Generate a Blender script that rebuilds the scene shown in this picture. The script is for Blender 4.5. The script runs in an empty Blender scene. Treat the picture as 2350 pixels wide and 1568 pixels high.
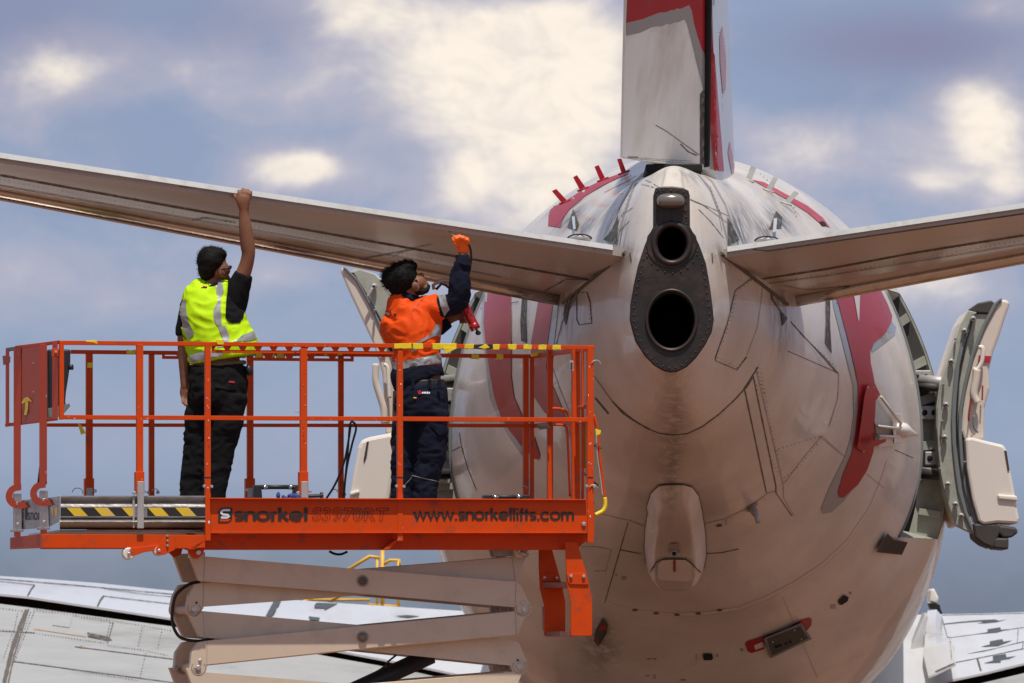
import bpy, bmesh, math, random
from mathutils import Vector, Matrix, noise
from mathutils.bvhtree import BVHTree
random.seed(7)
sc = bpy.context.scene
C = sc.collection
R = math.radians

# ------------------------------------------------------------------ camera, sky, sun
F = 13600.0          # focal length in photo units (photo is 2350 units wide)
CZ = 2.4             # camera height
HOR = 1500.0
cam = bpy.data.cameras.new('camera'); camo = bpy.data.objects.new('camera', cam); C.objects.link(camo)
camo.location = (0, 0, CZ); camo.rotation_euler = (R(90), 0, 0)
cam.sensor_width = 36; cam.lens = F / 2350 * 36
cam.shift_y = (HOR - 784) / 2350
cam.clip_start = 0.5; cam.clip_end = 20000
cam.dof.use_dof = True; cam.dof.focus_distance = 37.0; cam.dof.aperture_fstop = 9
sc.camera = camo
sc.render.resolution_x = 1024; sc.render.resolution_y = 683

SUN_EL, SUN_AZ = 69, 170     # azimuth of the sun measured from +Y (view direction) clockwise
w = bpy.data.worlds.new("World"); sc.world = w; w.use_nodes = True
nt = w.node_tree; N = nt.nodes; L = nt.links
for n in list(N): N.remove(n)
wo = N.new('ShaderNodeOutputWorld'); bg = N.new('ShaderNodeBackground'); L.new(bg.outputs[0], wo.inputs[0])
sky = N.new('ShaderNodeTexSky'); sky.sky_type = 'NISHITA'; sky.sun_disc = False
sky.sun_elevation = R(SUN_EL); sky.sun_rotation = R(SUN_AZ); sky.air_density = 1.0; sky.dust_density = 0.6; sky.ozone_density = 2.0
bg.inputs[1].default_value = 0.1

def wn(op, a, b=None, c=None, clamp=False):
    n = N.new('ShaderNodeMath'); n.operation = op; n.use_clamp = clamp
    for i, v in enumerate((a, b, c)):
        if v is None: continue
        if isinstance(v, (int, float)): n.inputs[i].default_value = v
        else: L.new(v, n.inputs[i])
    return n.outputs[0]
def wmix(f, a, b, bt='MIX'):
    n = N.new('ShaderNodeMix'); n.data_type = 'RGBA'; n.blend_type = bt
    if isinstance(f, (int, float)): n.inputs[0].default_value = f
    else: L.new(f, n.inputs[0])
    for i, v in ((6, a), (7, b)):
        if isinstance(v, tuple): n.inputs[i].default_value = (*v, 1)
        else: L.new(v, n.inputs[i])
    return n.outputs[2]
tc = N.new('ShaderNodeTexCoord'); sp = N.new('ShaderNodeSeparateXYZ'); L.new(tc.outputs['Generated'], sp.inputs[0])
az = wn('ARCTAN2', sp.outputs[0], sp.outputs[1]); el = wn('ARCSINE', sp.outputs[2])
px = wn('MULTIPLY_ADD', az, F, 1175.0); py = wn('MULTIPLY_ADD', el, -F, HOR)
# cloud field: noise over direction, flattened, domain-warped
mp = N.new('ShaderNodeMapping'); mp.inputs['Scale'].default_value = (1, 1, 1.55); L.new(tc.outputs['Generated'], mp.inputs[0])
nz = N.new('ShaderNodeTexNoise'); nz.inputs['Scale'].default_value = 17; nz.inputs['Detail'].default_value = 7; nz.inputs['Roughness'].default_value = .55; nz.inputs['Distortion'].default_value = .5
L.new(mp.outputs[0], nz.inputs[0])
nz2 = N.new('ShaderNodeTexNoise'); nz2.inputs['Scale'].default_value = 48; nz2.inputs['Detail'].default_value = 6; nz2.inputs['Roughness'].default_value = .55; nz2.inputs['Distortion'].default_value = .35
L.new(mp.outputs[0], nz2.inputs[0])
n1 = wn('SUBTRACT', nz.outputs[0], .5); n2 = wn('SUBTRACT', nz2.outputs[0], .5)
def blobs(lst):
    tot = None
    for cx, cy, rx, ry, h in lst:
        dx = wn('MULTIPLY', wn('SUBTRACT', px, float(cx)), 1.0 / rx); dy = wn('MULTIPLY', wn('SUBTRACT', py, float(cy)), 1.0 / ry)
        d2 = wn('ADD', wn('MULTIPLY', dx, dx), wn('MULTIPLY', dy, dy))
        g = wn('MULTIPLY', wn('EXPONENT', wn('MULTIPLY', d2, -1.0)), h)
        tot = g if tot is None else wn('ADD', tot, g)
    return tot
bright = blobs([(1060,120,330,150,.50),(1270,290,230,170,.48),(800,20,200,80,.28),(1280,80,200,120,.28),(1100,470,420,150,.13),(1900,480,420,200,.06),(300,200,420,160,.10),(200,940,420,90,.10),(690,390,110,48,.60),(2270,290,110,120,.52),(2330,420,90,70,.3),(2130,420,80,45,.32),
                (130,140,130,110,.30),(1860,330,260,120,.22),(2180,650,130,80,.28),(1060,420,60,60,.25),(450,170,150,60,.16),(80,640,180,70,.16),(2250,40,140,40,.2),(620,640,130,30,.15)])
dark = blobs([(2080,110,330,90,.62),(1960,240,220,40,.10),(40,30,300,150,.42),(560,60,200,90,.30),(180,470,300,60,.10),(330,330,330,110,.10),(2240,1330,700,150,.12)])
calm = N.new('ShaderNodeMapRange'); calm.interpolation_type = 'SMOOTHSTEP'; calm.inputs[1].default_value = 450; calm.inputs[2].default_value = 1000; calm.inputs[3].default_value = 1.0; calm.inputs[4].default_value = .45; L.new(py, calm.inputs[0])
f = wn('ADD', wn('MULTIPLY', wn('ADD', wn('MULTIPLY', n1, .55), wn('MULTIPLY', n2, .8)), calm.outputs[0]), wn('SUBTRACT', bright, wn('MULTIPLY', dark, .5)))
fc = N.new('ShaderNodeMapRange'); fc.interpolation_type = 'SMOOTHSTEP'; fc.inputs[1].default_value = .15; fc.inputs[2].default_value = .50; L.new(f, fc.inputs[0])
fd = N.new('ShaderNodeMapRange'); fd.interpolation_type = 'SMOOTHSTEP'; fd.inputs[1].default_value = -.12; fd.inputs[2].default_value = .24; L.new(wn('ADD', f, .0), fd.inputs[0])
# gap sky: nishita toned by a thin high overcast (values x10: strength is 0.1)
gap = wmix(.80, wmix(1.0, sky.outputs[0], (.55, .60, .80), 'MULTIPLY'), (3.8, 4.85, 7.0))
low = N.new('ShaderNodeMapRange'); low.interpolation_type = 'SMOOTHSTEP'; low.inputs[1].default_value = 1020; low.inputs[2].default_value = 1420; L.new(py, low.inputs[0])
gap = wmix(wn('MULTIPLY', low.outputs[0], .88), gap, (1.9, 2.35, 2.95))
thin = wmix(wn('MULTIPLY', fd.outputs[0], calm.outputs[0]), gap, (5.8, 5.8, 7.1))
thin = wmix(wn('MULTIPLY', wn('MINIMUM', dark, 1.0), 1.5, clamp=True), thin, (3.1, 3.2, 4.9))
# shaded undersides and crisp sunlit billows inside the cloud
nz3 = N.new('ShaderNodeTexNoise'); nz3.inputs['Scale'].default_value = 105; nz3.inputs['Detail'].default_value = 8; nz3.inputs['Roughness'].default_value = .62; nz3.inputs['Distortion'].default_value = .6
L.new(mp.outputs[0], nz3.inputs[0])
sh = N.new('ShaderNodeMapRange'); sh.interpolation_type = 'SMOOTHSTEP'; sh.inputs[1].default_value = .40; sh.inputs[2].default_value = .66; L.new(nz3.outputs[0], sh.inputs[0])
cloudc = wmix(sh.outputs[0], (12.2, 11.0, 9.6), (10.9, 9.9, 8.9))
fc2 = wn('MULTIPLY', fc.outputs[0], wn('MULTIPLY_ADD', sh.outputs[0], -.08, 1.02), clamp=True)
thin = wmix(wn('MULTIPLY', sh.outputs[0], .07), thin, (3.6, 3.9, 5.6))
col = wmix(fc2, thin, cloudc)
L.new(col, bg.inputs[0])

sl = bpy.data.lights.new('sun', 'SUN'); sl.energy = 5.0; sl.angle = R(.5); sl.color = (1, .95, .87)
so = bpy.data.objects.new('sun', sl); C.objects.link(so)
sd = Vector((math.sin(R(SUN_AZ)) * math.cos(R(SUN_EL)), math.cos(R(SUN_AZ)) * math.cos(R(SUN_EL)), math.sin(R(SUN_EL))))
so.rotation_euler = sd.to_track_quat('Z', 'Y').to_euler(); so.location = sd * 80
sc.view_settings.view_transform = 'Standard'; sc.view_settings.look = 'None'; sc.view_settings.exposure = -0.3; sc.view_settings.gamma = 1
try: sc.view_settings.use_curve_mapping = False
except Exception: pass

# ------------------------------------------------------------------ helpers
def P(x, y, Y): return Vector(((x - 1175) * Y / F, Y, CZ + (HOR - y) * Y / F))
def Q(sx, ox, sy, oy):
    return lambda pts: [(ox + a * sx, oy + b * sy) for a, b in pts]
def crop(x0, y0, k): return lambda pts: [(x0 + a * k, y0 + b * k) for a, b in pts]
z1 = crop(0, 745.8, .3475); z2 = crop(573.7, 745.8, .3662); z3 = crop(344.2, 401.6, .2927); z4 = crop(831.9, 487.7, .2378)
z5 = crop(1176, 315.5, .3842); z6 = crop(1376.9, 0, .2928); z7 = crop(1836, 602.4, .439); z8 = crop(286.9, 1204.8, .4883)
y1 = crop(1319.6, 803.2, .4877); y2 = crop(2008, 1204.8, .2316); y3 = crop(0, 1290.9, .2686); y4 = crop(1434.3, 401.6, .3)
y5 = crop(745.8, 602.4, .366); y6 = crop(975.3, 631, .3293); y7 = crop(0, 1061.4, .3174); y8 = crop(1090, 1118.8, .238)

def mat(name, col, rough=.5, metal=0, var=.12, scale=6, bump=.0, bscale=30, coat=0, dirt=None, dscale=3, damt=.5, spec=.5, stretch=(1, 1, 1), coatr=.05, dth=(.5, .7)):
    m = bpy.data.materials.new(name); m.use_nodes = True
    t = m.node_tree; n = t.nodes; l = t.links; b = n['Principled BSDF']
    b.inputs['Roughness'].default_value = rough; b.inputs['Metallic'].default_value = metal
    b.inputs['Coat Weight'].default_value = coat; b.inputs['Coat Roughness'].default_value = coatr; b.inputs['Specular IOR Level'].default_value = spec
    tcn = n.new('ShaderNodeTexCoord'); mpn = n.new('ShaderNodeMapping'); l.new(tcn.outputs['Object'], mpn.inputs[0]); mpn.inputs['Scale'].default_value = stretch
    no = n.new('ShaderNodeTexNoise'); no.inputs['Scale'].default_value = scale; no.inputs['Detail'].default_value = 6; l.new(mpn.outputs[0], no.inputs[0])
    mx = n.new('ShaderNodeMix'); mx.data_type = 'RGBA'; l.new(no.outputs[0], mx.inputs[0])
    mx.inputs[6].default_value = (*[c * (1 - var) for c in col], 1); mx.inputs[7].default_value = (*[min(1, c * (1 + var)) for c in col], 1)
    out = mx.outputs[2]
    if dirt:
        n3 = n.new('ShaderNodeTexNoise'); n3.inputs['Scale'].default_value = dscale; n3.inputs['Detail'].default_value = 9; n3.inputs['Roughness'].default_value = .65; l.new(mpn.outputs[0], n3.inputs[0])
        mr = n.new('ShaderNodeMapRange'); mr.inputs[1].default_value = dth[0]; mr.inputs[2].default_value = dth[1]; mr.inputs[4].default_value = damt; l.new(n3.outputs[0], mr.inputs[0])
        m2 = n.new('ShaderNodeMix'); m2.data_type = 'RGBA'; l.new(mr.outputs[0], m2.inputs[0]); l.new(out, m2.inputs[6]); m2.inputs[7].default_value = (*dirt, 1); out = m2.outputs[2]
    l.new(out, b.inputs['Base Color'])
    if bump:
        nb = n.new('ShaderNodeTexNoise'); nb.inputs['Scale'].default_value = bscale; nb.inputs['Detail'].default_value = 4; l.new(mpn.outputs[0], nb.inputs[0])
        bp = n.new('ShaderNodeBump'); bp.inputs['Strength'].default_value = bump; bp.inputs['Distance'].default_value = .02; l.new(nb.outputs[0], bp.inputs['Height']); l.new(bp.outputs[0], b.inputs['Normal'])
        if coat: l.new(bp.outputs[0], b.inputs['Coat Normal'])
    return m

M = {}
M['orange'] = mat('orange_paint', (.62, .060, .001), .5, var=.14, scale=5, coat=.04, spec=.22, dirt=(.22, .07, .035), dscale=9, damt=.75, dth=(.54, .68), coatr=.2, bump=.03)
M['orange2'] = mat('orange_paint_worn', (.62, .060, .001), .5, var=.16, scale=5, coat=.04, spec=.22, dirt=(.6, .5, .45), dscale=26, damt=.8, coatr=.2, dth=(.66, .7))
M['panelred'] = mat('faded_red_panel', (.44, .06, .018), .5, var=.1, dirt=(.3, .1, .08), dscale=4)
M['steel'] = mat('brushed_steel', (.42, .40, .38), .35, .75, var=.25, scale=10, dirt=(.15, .12, .1), dscale=6, bump=.15, bscale=20, stretch=(1, 1, 3))
M['zinc'] = mat('zinc_bolt', (.55, .55, .52), .35, .8)
M['alu'] = mat('dull_aluminium', (.45, .43, .41), .45, .3, dirt=(.2, .17, .14), dscale=12)
M['black'] = mat('black_rubber', (.018, .018, .02), .5)
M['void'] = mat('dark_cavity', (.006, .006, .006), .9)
M['yellow'] = mat('yellow_tape', (.85, .62, .01), .45, var=.1, dirt=(.4, .3, .05), dscale=20)
M['ytape'] = mat('hazard_yellow', (.75, .50, .03), .5, var=.2, dirt=(.5, .42, .3), dscale=5, damt=.7)
M['ylift'] = mat('yellow_steel', (.80, .42, .01), .45, dirt=(.3, .15, .02), dscale=8)
M['cream'] = mat('cream_scissor_paint', (.62, .50, .37), .5, var=.08, scale=3, coat=.08, dirt=(.28, .21, .15), dscale=7, damt=.22, coatr=.25)
M['white'] = mat('white_wing_paint', (.62, .62, .63), .3, var=.05, dirt=(.45, .42, .38), dscale=2.0, damt=.5, coat=.3, stretch=(1, .3, 1), coatr=.15)
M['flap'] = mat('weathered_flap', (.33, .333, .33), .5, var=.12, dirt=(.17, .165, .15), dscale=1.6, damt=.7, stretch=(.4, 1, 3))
M['red'] = mat('red_livery', (.36, .006, .014), .42, var=.08, spec=.3, coat=.08, dirt=(.3, .03, .04), dscale=4)
M['redlight'] = mat('red_livery_lighter', (.42, .025, .04), .42, var=.12, spec=.3, coat=.08, dirt=(.5, .2, .2), dscale=6)  # lighter, pinker red than the main livery red
M['grey'] = mat('grey_livery', (.26, .265, .27), .32, var=.06, coat=.4)
M['lgrey'] = mat('pale_grey_plate', (.5, .52, .5), .4, dirt=(.3, .3, .28), dscale=20)
M['seam'] = mat('seam_sealant', (.10, .08, .068), .7, var=.4, scale=40)
M['seam2'] = mat('faint_seam', (.36, .30, .255), .6, var=.3, scale=30)
M['soot'] = mat('soot', (.05, .045, .04), .7, var=.5, scale=20, dirt=(.35, .33, .3), dscale=25, damt=.8)
M['exh'] = mat('heat_stained_exhaust', (.022, .017, .015), .5, .15, var=.35, scale=5, dirt=(.085, .05, .036), dscale=4, damt=.7, bump=.25, bscale=14)
M['redpale'] = mat('red_livery_pale', (.50, .17, .16), .4, coat=.2)
M['pinw'] = mat('pin_washer_metal', (.30, .25, .20), .5, .2)
M['pin'] = mat('rusty_pin', (.12, .085, .07), .45, .5, var=.4, scale=30)
M['duct'] = mat('sooty_duct', (.022, .016, .012), .5, .3, var=.4, scale=12)
M['te'] = mat('trailing_edge_paint', (.42, .42, .41), .45, dirt=(.25, .22, .18), dscale=9)
M['exhring'] = mat('exhaust_ring', (.05, .039, .034), .42, .5, var=.3, scale=12)
M['lamp'] = mat('tail_lamp_glass', (.22, .19, .16), .2, .5, coat=.6)
M['polish'] = mat('polished_leading_edge', (.62, .56, .50), .16, .85, var=.1, dirt=(.25, .2, .16), dscale=6, bump=.12, bscale=5, stretch=(1, 1, 2))
M['primer'] = mat('green_primer', (.37, .38, .32), .5, var=.15, dirt=(.25, .23, .15), dscale=7, damt=.7)
M['seal'] = mat('grey_door_seal', (.17, .19, .19), .5)
M['lining'] = mat('cream_lining', (.66, .58, .49), .5, var=.04, dirt=(.5, .42, .34), dscale=3, damt=.3)
M['plastic'] = mat('ivory_plastic', (.74, .68, .60), .4, var=.03, coat=.2, coatr=.2)
M['girt'] = mat('dark_girt', (.05, .045, .04), .6, var=.4)
M['skin'] = mat('skin', (.23, .10, .055), .6, var=.22, spec=.3, scale=25, bump=.1, bscale=120)
M['hair'] = mat('black_hair', (.008, .007, .006), .75, var=.4, scale=60, spec=.15)
M['vest'] = mat('hi_vis_yellow', (.52, .82, .005), .7, spec=.2, var=.05, bump=.35, bscale=9)
M['refl'] = mat('reflective_band', (.32, .32, .32), .42, .2, var=.1, bump=.2, bscale=12)
M['hiorange'] = mat('hi_vis_orange', (.80, .075, .003), .7, spec=.2, var=.06, bump=.4, bscale=9)
M['bshirt'] = mat('black_shirt', (.006, .006, .007), .9, spec=.2, bump=.4, bscale=10)
M['btrouser'] = mat('black_trousers', (.006, .006, .007), .9, spec=.2, bump=.5, bscale=9)
M['navy'] = mat('navy_cloth', (.007, .009, .022), .9, spec=.2, var=.2, bump=.5, bscale=10)
M['belt'] = mat('tan_belt', (.13, .10, .06), .8)
M['glove'] = mat('orange_glove', (.95, .13, .006), .45, bump=.4, bscale=30)
M['gun'] = mat('red_gun_paint', (.35, .01, .012), .3, coat=.4)
M['chrome'] = mat('chrome', (.7, .7, .7), .15, .95)
M['brown'] = mat('brown_label', (.25, .15, .08), .6)
M['print'] = mat('black_print', (.02, .016, .014), .6)
M['printfaint'] = mat('faint_outline_print', (.16, .012, .003), .6)
M['whiteprint'] = mat('white_print', (.7, .72, .74), .5)
M['blue'] = mat('blue_rag', (.03, .06, .22), .8, bump=.5)
M['arrow'] = mat('dark_grey_marking', (.06, .065, .07), .6, var=.3)
M['rubberlip'] = mat('ribbed_rubber', (.07, .055, .045), .6)

# aircraft white paint: glossy, oil-canned, grimy, soot round the exhaust and tail roots
def fuselage_mat(m):
    m.use_nodes = True
    t = m.node_tree; n = t.nodes; l = t.links; b = n['Principled BSDF']
    tcn = n.new('ShaderNodeTexCoord'); O = tcn.outputs['Object']
    def nmap(s): q = n.new('ShaderNodeMapping'); q.inputs['Scale'].default_value = s; l.new(O, q.inputs[0]); return q.outputs[0]
    def nn(v, s, d=6, r=.5, dist=0): q = n.new('ShaderNodeTexNoise'); q.inputs['Scale'].default_value = s; q.inputs['Detail'].default_value = d; q.inputs['Roughness'].default_value = r; q.inputs['Distortion'].default_value = dist; l.new(v, q.inputs[0]); return q.outputs[0]
    def mr(v, a, bb, c=0, d=1): q = n.new('ShaderNodeMapRange'); q.interpolation_type = 'SMOOTHSTEP'; q.inputs[1].default_value = a; q.inputs[2].default_value = bb; q.inputs[3].default_value = c; q.inputs[4].default_value = d; l.new(v, q.inputs[0]); return q.outputs[0]
    def mm(op, a, c):
        q = n.new('ShaderNodeMath'); q.operation = op
        for i, v in enumerate((a, c)):
            if isinstance(v, (int, float)): q.inputs[i].default_value = v
            else: l.new(v, q.inputs[i])
        return q.outputs[0]
    def mix(f, a, c):
        q = n.new('ShaderNodeMix'); q.data_type = 'RGBA'
        if isinstance(f, (int, float)): q.inputs[0].default_value = f
        else: l.new(f, q.inputs[0])
        for i, v in ((6, a), (7, c)):
            if isinstance(v, tuple): q.inputs[i].default_value = (*v, 1)
            else: l.new(v, q.inputs[i])
        return q.outputs[2]
    streak = nmap((1, .18, 1)); drip = nmap((1, 1, .22))
    c = mix(mr(nn(O, 1.2), .35, .7), (.69, .63, .56), (.56, .49, .415))
    c = mix(mr(nn(streak, 5, 8, .6), .5, .75, 0, .28), c, (.50, .44, .38))
    c = mix(mr(nn(drip, 9, 8, .65), .55, .75, 0, .25), c, (.42, .35, .29))
    c = mix(mr(nn(O, 60, 3), .66, .72, 0, .5), c, (.3, .26, .22))
    # soot fields: (centre, radii, strength)
    for (ce, ra, st) in SOOT:
        q = n.new('ShaderNodeVectorMath'); q.operation = 'SUBTRACT'; l.new(O, q.inputs[0]); q.inputs[1].default_value = ce
        s = n.new('ShaderNodeVectorMath'); s.operation = 'DIVIDE'; l.new(q.outputs[0], s.inputs[0]); s.inputs[1].default_value = Vector(ra) * 1.15
        ln = n.new('ShaderNodeVectorMath'); ln.operation = 'LENGTH'; l.new(s.outputs[0], ln.inputs[0])
        g = mr(ln.outputs['Value'], 1, .15, 0, st)
        g = mm('MULTIPLY', g, mr(nn(drip, 13, 9, .7, .4), .37, .58))
        c = mix(g, c, (.10, .085, .07))
    l.new(c, b.inputs['Base Color'])
    l.new(mr(nn(O, 3, 6), .3, .7, .30, .52), b.inputs['Roughness'])
    b.inputs['Coat Weight'].default_value = .28; b.inputs['Coat Roughness'].default_value = .06
    bp = n.new('ShaderNodeBump'); bp.inputs['Strength'].default_value = .22; bp.inputs['Distance'].default_value = .05
    l.new(mm('ADD', nn(nmap((1, .35, 1)), 2.2, 3), mm('MULTIPLY', nn(O, 9, 2), .12)), bp.inputs['Height'])
    l.new(bp.outputs[0], b.inputs['Normal']); l.new(bp.outputs[0], b.inputs['Coat Normal'])
    return m
M['fus'] = bpy.data.materials.new('white_aircraft_paint')

# ---- object making
def link(name, me, m, parent=None, smooth=False):
    o = bpy.data.objects.new(name, me); C.objects.link(o)
    if m is not None and len(me.materials) == 0: me.materials.append(M[m] if isinstance(m, str) else m)
    if parent is not None:
        o.parent = parent
        mw = parent.matrix_basis.copy()
        p = parent.parent
        if p is not None: mw = p.matrix_basis @ parent.matrix_parent_inverse @ parent.matrix_basis
        o.matrix_parent_inverse = mw.inverted()
    if smooth:
        for f in me.polygons: f.use_smooth = True
    return o
def thing(name, label, cat, loc, group=None):
    o = bpy.data.objects.new(name, None); C.objects.link(o); o.location = loc
    o.empty_display_size = .2
    o['label'] = label; o['category'] = cat
    if group: o['group'] = group
    return o
def tag(o, label, cat, group=None):
    o['label'] = label; o['category'] = cat
    if group: o['group'] = group
    return o
def bm2(name, bm, m, parent=None, smooth=False, bevel=0):
    bmesh.ops.recalc_face_normals(bm, faces=bm.faces)
    me = bpy.data.meshes.new(name); bm.to_mesh(me); bm.free()
    o = link(name, me, m, parent, smooth)
    if bevel:
        b = o.modifiers.new('bevel', 'BEVEL'); b.width = bevel; b.segments = 2; b.limit_method = 'ANGLE'; b.angle_limit = R(35); b.harden_normals = False
    return o
def prism(bm, front, back):
    a = [bm.verts.new(p) for p in front]; b = [bm.verts.new(p) for p in back]
    bm.faces.new(a); bm.faces.new(list(reversed(b)))
    n = len(a)
    for i in range(n): bm.faces.new((a[i], b[i], b[(i + 1) % n], a[(i + 1) % n]))
def tubes(bm, pts, r, seg=10, cap=True):
    """tube along 3D points; r scalar or list"""
    n = len(pts); rs = r if isinstance(r, (list, tuple)) else [r] * n
    rings = []; up = Vector((.1, .2, 1)).normalized()
    prev = None
    for i, p in enumerate(pts):
        t = (pts[min(i + 1, n - 1)] - pts[max(i - 1, 0)])
        if t.length < 1e-9: t = Vector((0, 0, 1))
        t.normalize()
        if prev is None:
            a = t.cross(up)
            if a.length < .1: a = t.cross(Vector((1, 0, 0)))
        else: a = prev - t * prev.dot(t)
        a.normalize(); prev = a; b = t.cross(a)
        rings.append([bm.verts.new(p + (a * math.cos(k * 2 * math.pi / seg) + b * math.sin(k * 2 * math.pi / seg)) * rs[i]) for k in range(seg)])
    for i in range(n - 1):
        for k in range(seg): bm.faces.new((rings[i][k], rings[i][(k + 1) % seg], rings[i + 1][(k + 1) % seg], rings[i + 1][k]))
    if cap: bm.faces.new(list(reversed(rings[0]))); bm.faces.new(rings[-1])
def tube_obj(name, pts, r, m, parent, seg=10):
    bm = bmesh.new(); tubes(bm, [Vector(p) for p in pts], r, seg); return bm2(name, bm, m, parent, True)
def crom(pts, n=6):
    out = []
    d = len(pts[0])
    for i in range(len(pts) - 1):
        p0 = pts[max(i - 1, 0)]; p1 = pts[i]; p2 = pts[i + 1]; p3 = pts[min(i + 2, len(pts) - 1)]
        for k in range(n):
            t = k / n
            out.append(tuple(.5 * ((2 * p1[j]) + (-p0[j] + p2[j]) * t + (2 * p0[j] - 5 * p1[j] + 4 * p2[j] - p3[j]) * t * t + (-p0[j] + 3 * p1[j] - 3 * p2[j] + p3[j]) * t ** 3) for j in range(d)))
    out.append(tuple(pts[-1])); return out
def circ(cx, cy, rx, ry=None, n=24, a0=0, a1=360):
    ry = ry or rx; full = abs(a1 - a0) >= 360
    m_ = n if full else n + 1
    return [(cx + rx * math.cos(R(a0 + (a1 - a0) * i / n)), cy + ry * math.sin(R(a0 + (a1 - a0) * i / n))) for i in range(m_)]
def wplate(name, pts, Y, t, m, parent, bevel=.003, smooth=False):
    """plate facing the viewer's side: outline at depth Y, t thick"""
    bm = bmesh.new(); fr = [P(x, y, Y) for x, y in pts]; prism(bm, fr, [p + Vector((0, t, 0)) for p in fr])
    return bm2(name, bm, m, parent, smooth, bevel)

# surfaces that decals lie on
class Surf:
    def __init__(s, objs):
        v = []; f = []
        for o in objs:
            b = len(v); v += [p.co.copy() for p in o.data.vertices]; f += [[b + i for i in q.vertices] for q in o.data.polygons]
        s.t = BVHTree.FromPolygons(v, f)
    def hit(s, x, y):
        d = P(x, y, 1) - Vector((0, 0, CZ)); d.normalize()
        h = s.t.ray_cast(Vector((0, 0, CZ)), d)
        if h[0] is None: return None, None
        nrm = h[1]
        if nrm.dot(d) > 0: nrm = -nrm
        return h[0], nrm
def decal(name, pts, surf, off, m, parent, L_=9, sub=6, thick=0, hfun=None):
    from mathutils.geometry import tessellate_polygon
    vs = [Vector((x, y, 0)) for x, y in pts]; tris = [tuple(t) for t in tessellate_polygon([vs])]
    for _ in range(9):
        cache = {}; out = []; did = False
        def mid(a, b_):
            k = (min(a, b_), max(a, b_))
            if k in cache: return cache[k]
            r = None
            if (vs[a] - vs[b_]).length > L_: vs.append((vs[a] + vs[b_]) / 2); r = len(vs) - 1
            cache[k] = r; return r
        for t in tris:
            m_ = [mid(t[i], t[(i + 1) % 3]) for i in range(3)]; c_ = sum(x is not None for x in m_)
            if c_ == 0: out.append(t); continue
            did = True
            if c_ == 3: out += [(t[0], m_[0], m_[2]), (m_[0], t[1], m_[1]), (m_[2], m_[1], t[2]), (m_[0], m_[1], m_[2])]
            elif c_ == 1:
                i = [x is not None for x in m_].index(True); out += [(t[i], m_[i], t[(i + 2) % 3]), (m_[i], t[(i + 1) % 3], t[(i + 2) % 3])]
            else:
                i = [x is None for x in m_].index(True); a, b_, c2 = t[i], t[(i + 1) % 3], t[(i + 2) % 3]; mb, mc = m_[(i + 1) % 3], m_[(i + 2) % 3]
                out += [(a, b_, mb), (a, mb, mc), (mc, mb, c2)]
        tris = out
        if not did: break
    bm = bmesh.new(); bv = [bm.verts.new(v) for v in vs]
    for t in tris:
        try: bm.faces.new([bv[k] for k in t])
        except Exception: pass
    kill = []
    for v in bm.verts:
        p, nr = surf.hit(v.co.x, v.co.y)
        if p is None: kill.append(v)
        else:
            h = off if hfun is None else off + hfun(v.co.x, v.co.y)
            v.co = p + nr * h
    if kill: bmesh.ops.delete(bm, geom=kill, context='VERTS')
    bad = [f for f in bm.faces if max(e.calc_length() for e in f.edges) > .35]
    if bad: bmesh.ops.delete(bm, geom=bad, context='FACES')
    seen = set(); isl = []      # keep the one connected patch
    for f0 in bm.faces:
        if f0 in seen: continue
        st_ = [f0]; seen.add(f0); g_ = []
        while st_:
            f_ = st_.pop(); g_.append(f_)
            for e in f_.edges:
                for q in e.link_faces:
                    if q not in seen: seen.add(q); st_.append(q)
        isl.append(g_)
    if len(isl) > 1:
        isl.sort(key=len); bmesh.ops.delete(bm, geom=[f_ for g_ in isl[:-1] for f_ in g_], context='FACES')
    me = bpy.data.meshes.new(name); bm.to_mesh(me); bm.free()
    return link(name, me, m, parent, True)
def seam(pts, wd, surf, m, parent, name='panel_seam', off=.003, closed=False):
    if closed: pts = list(pts) + [pts[0]]
    q = []
    for i in range(len(pts) - 1):
        a = Vector(pts[i]); b = Vector(pts[i + 1]); k = max(1, int((b - a).length / 6))
        for j in range(k): q.append(a.lerp(b, j / k))
    q.append(Vector(pts[-1]))
    bm = bmesh.new(); prev = None
    for i, p in enumerate(q):
        t = (q[min(i + 1, len(q) - 1)] - q[max(i - 1, 0)]); t.normalize(); nn_ = Vector((-t.y, t.x)); ww = wd * (.75 + .5 * random.random()) / 2
        h = [surf.hit(*(p + nn_ * s * ww)) for s in (-1, 1)]
        if h[0][0] is None or h[1][0] is None: prev = None; continue
        cur = [bm.verts.new(a + n_ * off) for a, n_ in h]
        if prev and (cur[0].co - prev[0].co).length < .5: bm.faces.new((prev[0], prev[1], cur[1], cur[0]))
        prev = cur
    me = bpy.data.meshes.new(name); bm.to_mesh(me); bm.free()
    return link(name, me, m, parent)
def rivets(lines, surf, m, parent, step=8, r=1.5, off=.004, name='rivets'):
    bm = bmesh.new()
    for ln in lines:
        for i in range(len(ln) - 1):
            a = Vector(ln[i]); b = Vector(ln[i + 1]); k = max(1, int((b - a).length / step))
            for j in range(k):
                c = a.lerp(b, j / k); rr = r * random.uniform(.7, 1.2)
                vs = []
                for x, y in circ(c.x, c.y, rr, n=6):
                    p, nr = surf.hit(x, y)
                    if p is None: break
                    vs.append(bm.verts.new(p + nr * off))
                if len(vs) == 6: bm.faces.new(vs)
    me = bpy.data.meshes.new(name); bm.to_mesh(me); bm.free()
    o = link(name, me, m, parent); o['kind'] = 'stuff'; return o
def ellipsoid(bm, c, r, seg=16, ring=10, rot=None):
    mt = Matrix.Translation(c) @ (rot or Matrix.Identity(4)) @ Matrix.Diagonal((*r, 1))
    bmesh.ops.create_uvsphere(bm, u_segments=seg, v_segments=ring, radius=1, matrix=mt)
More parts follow.
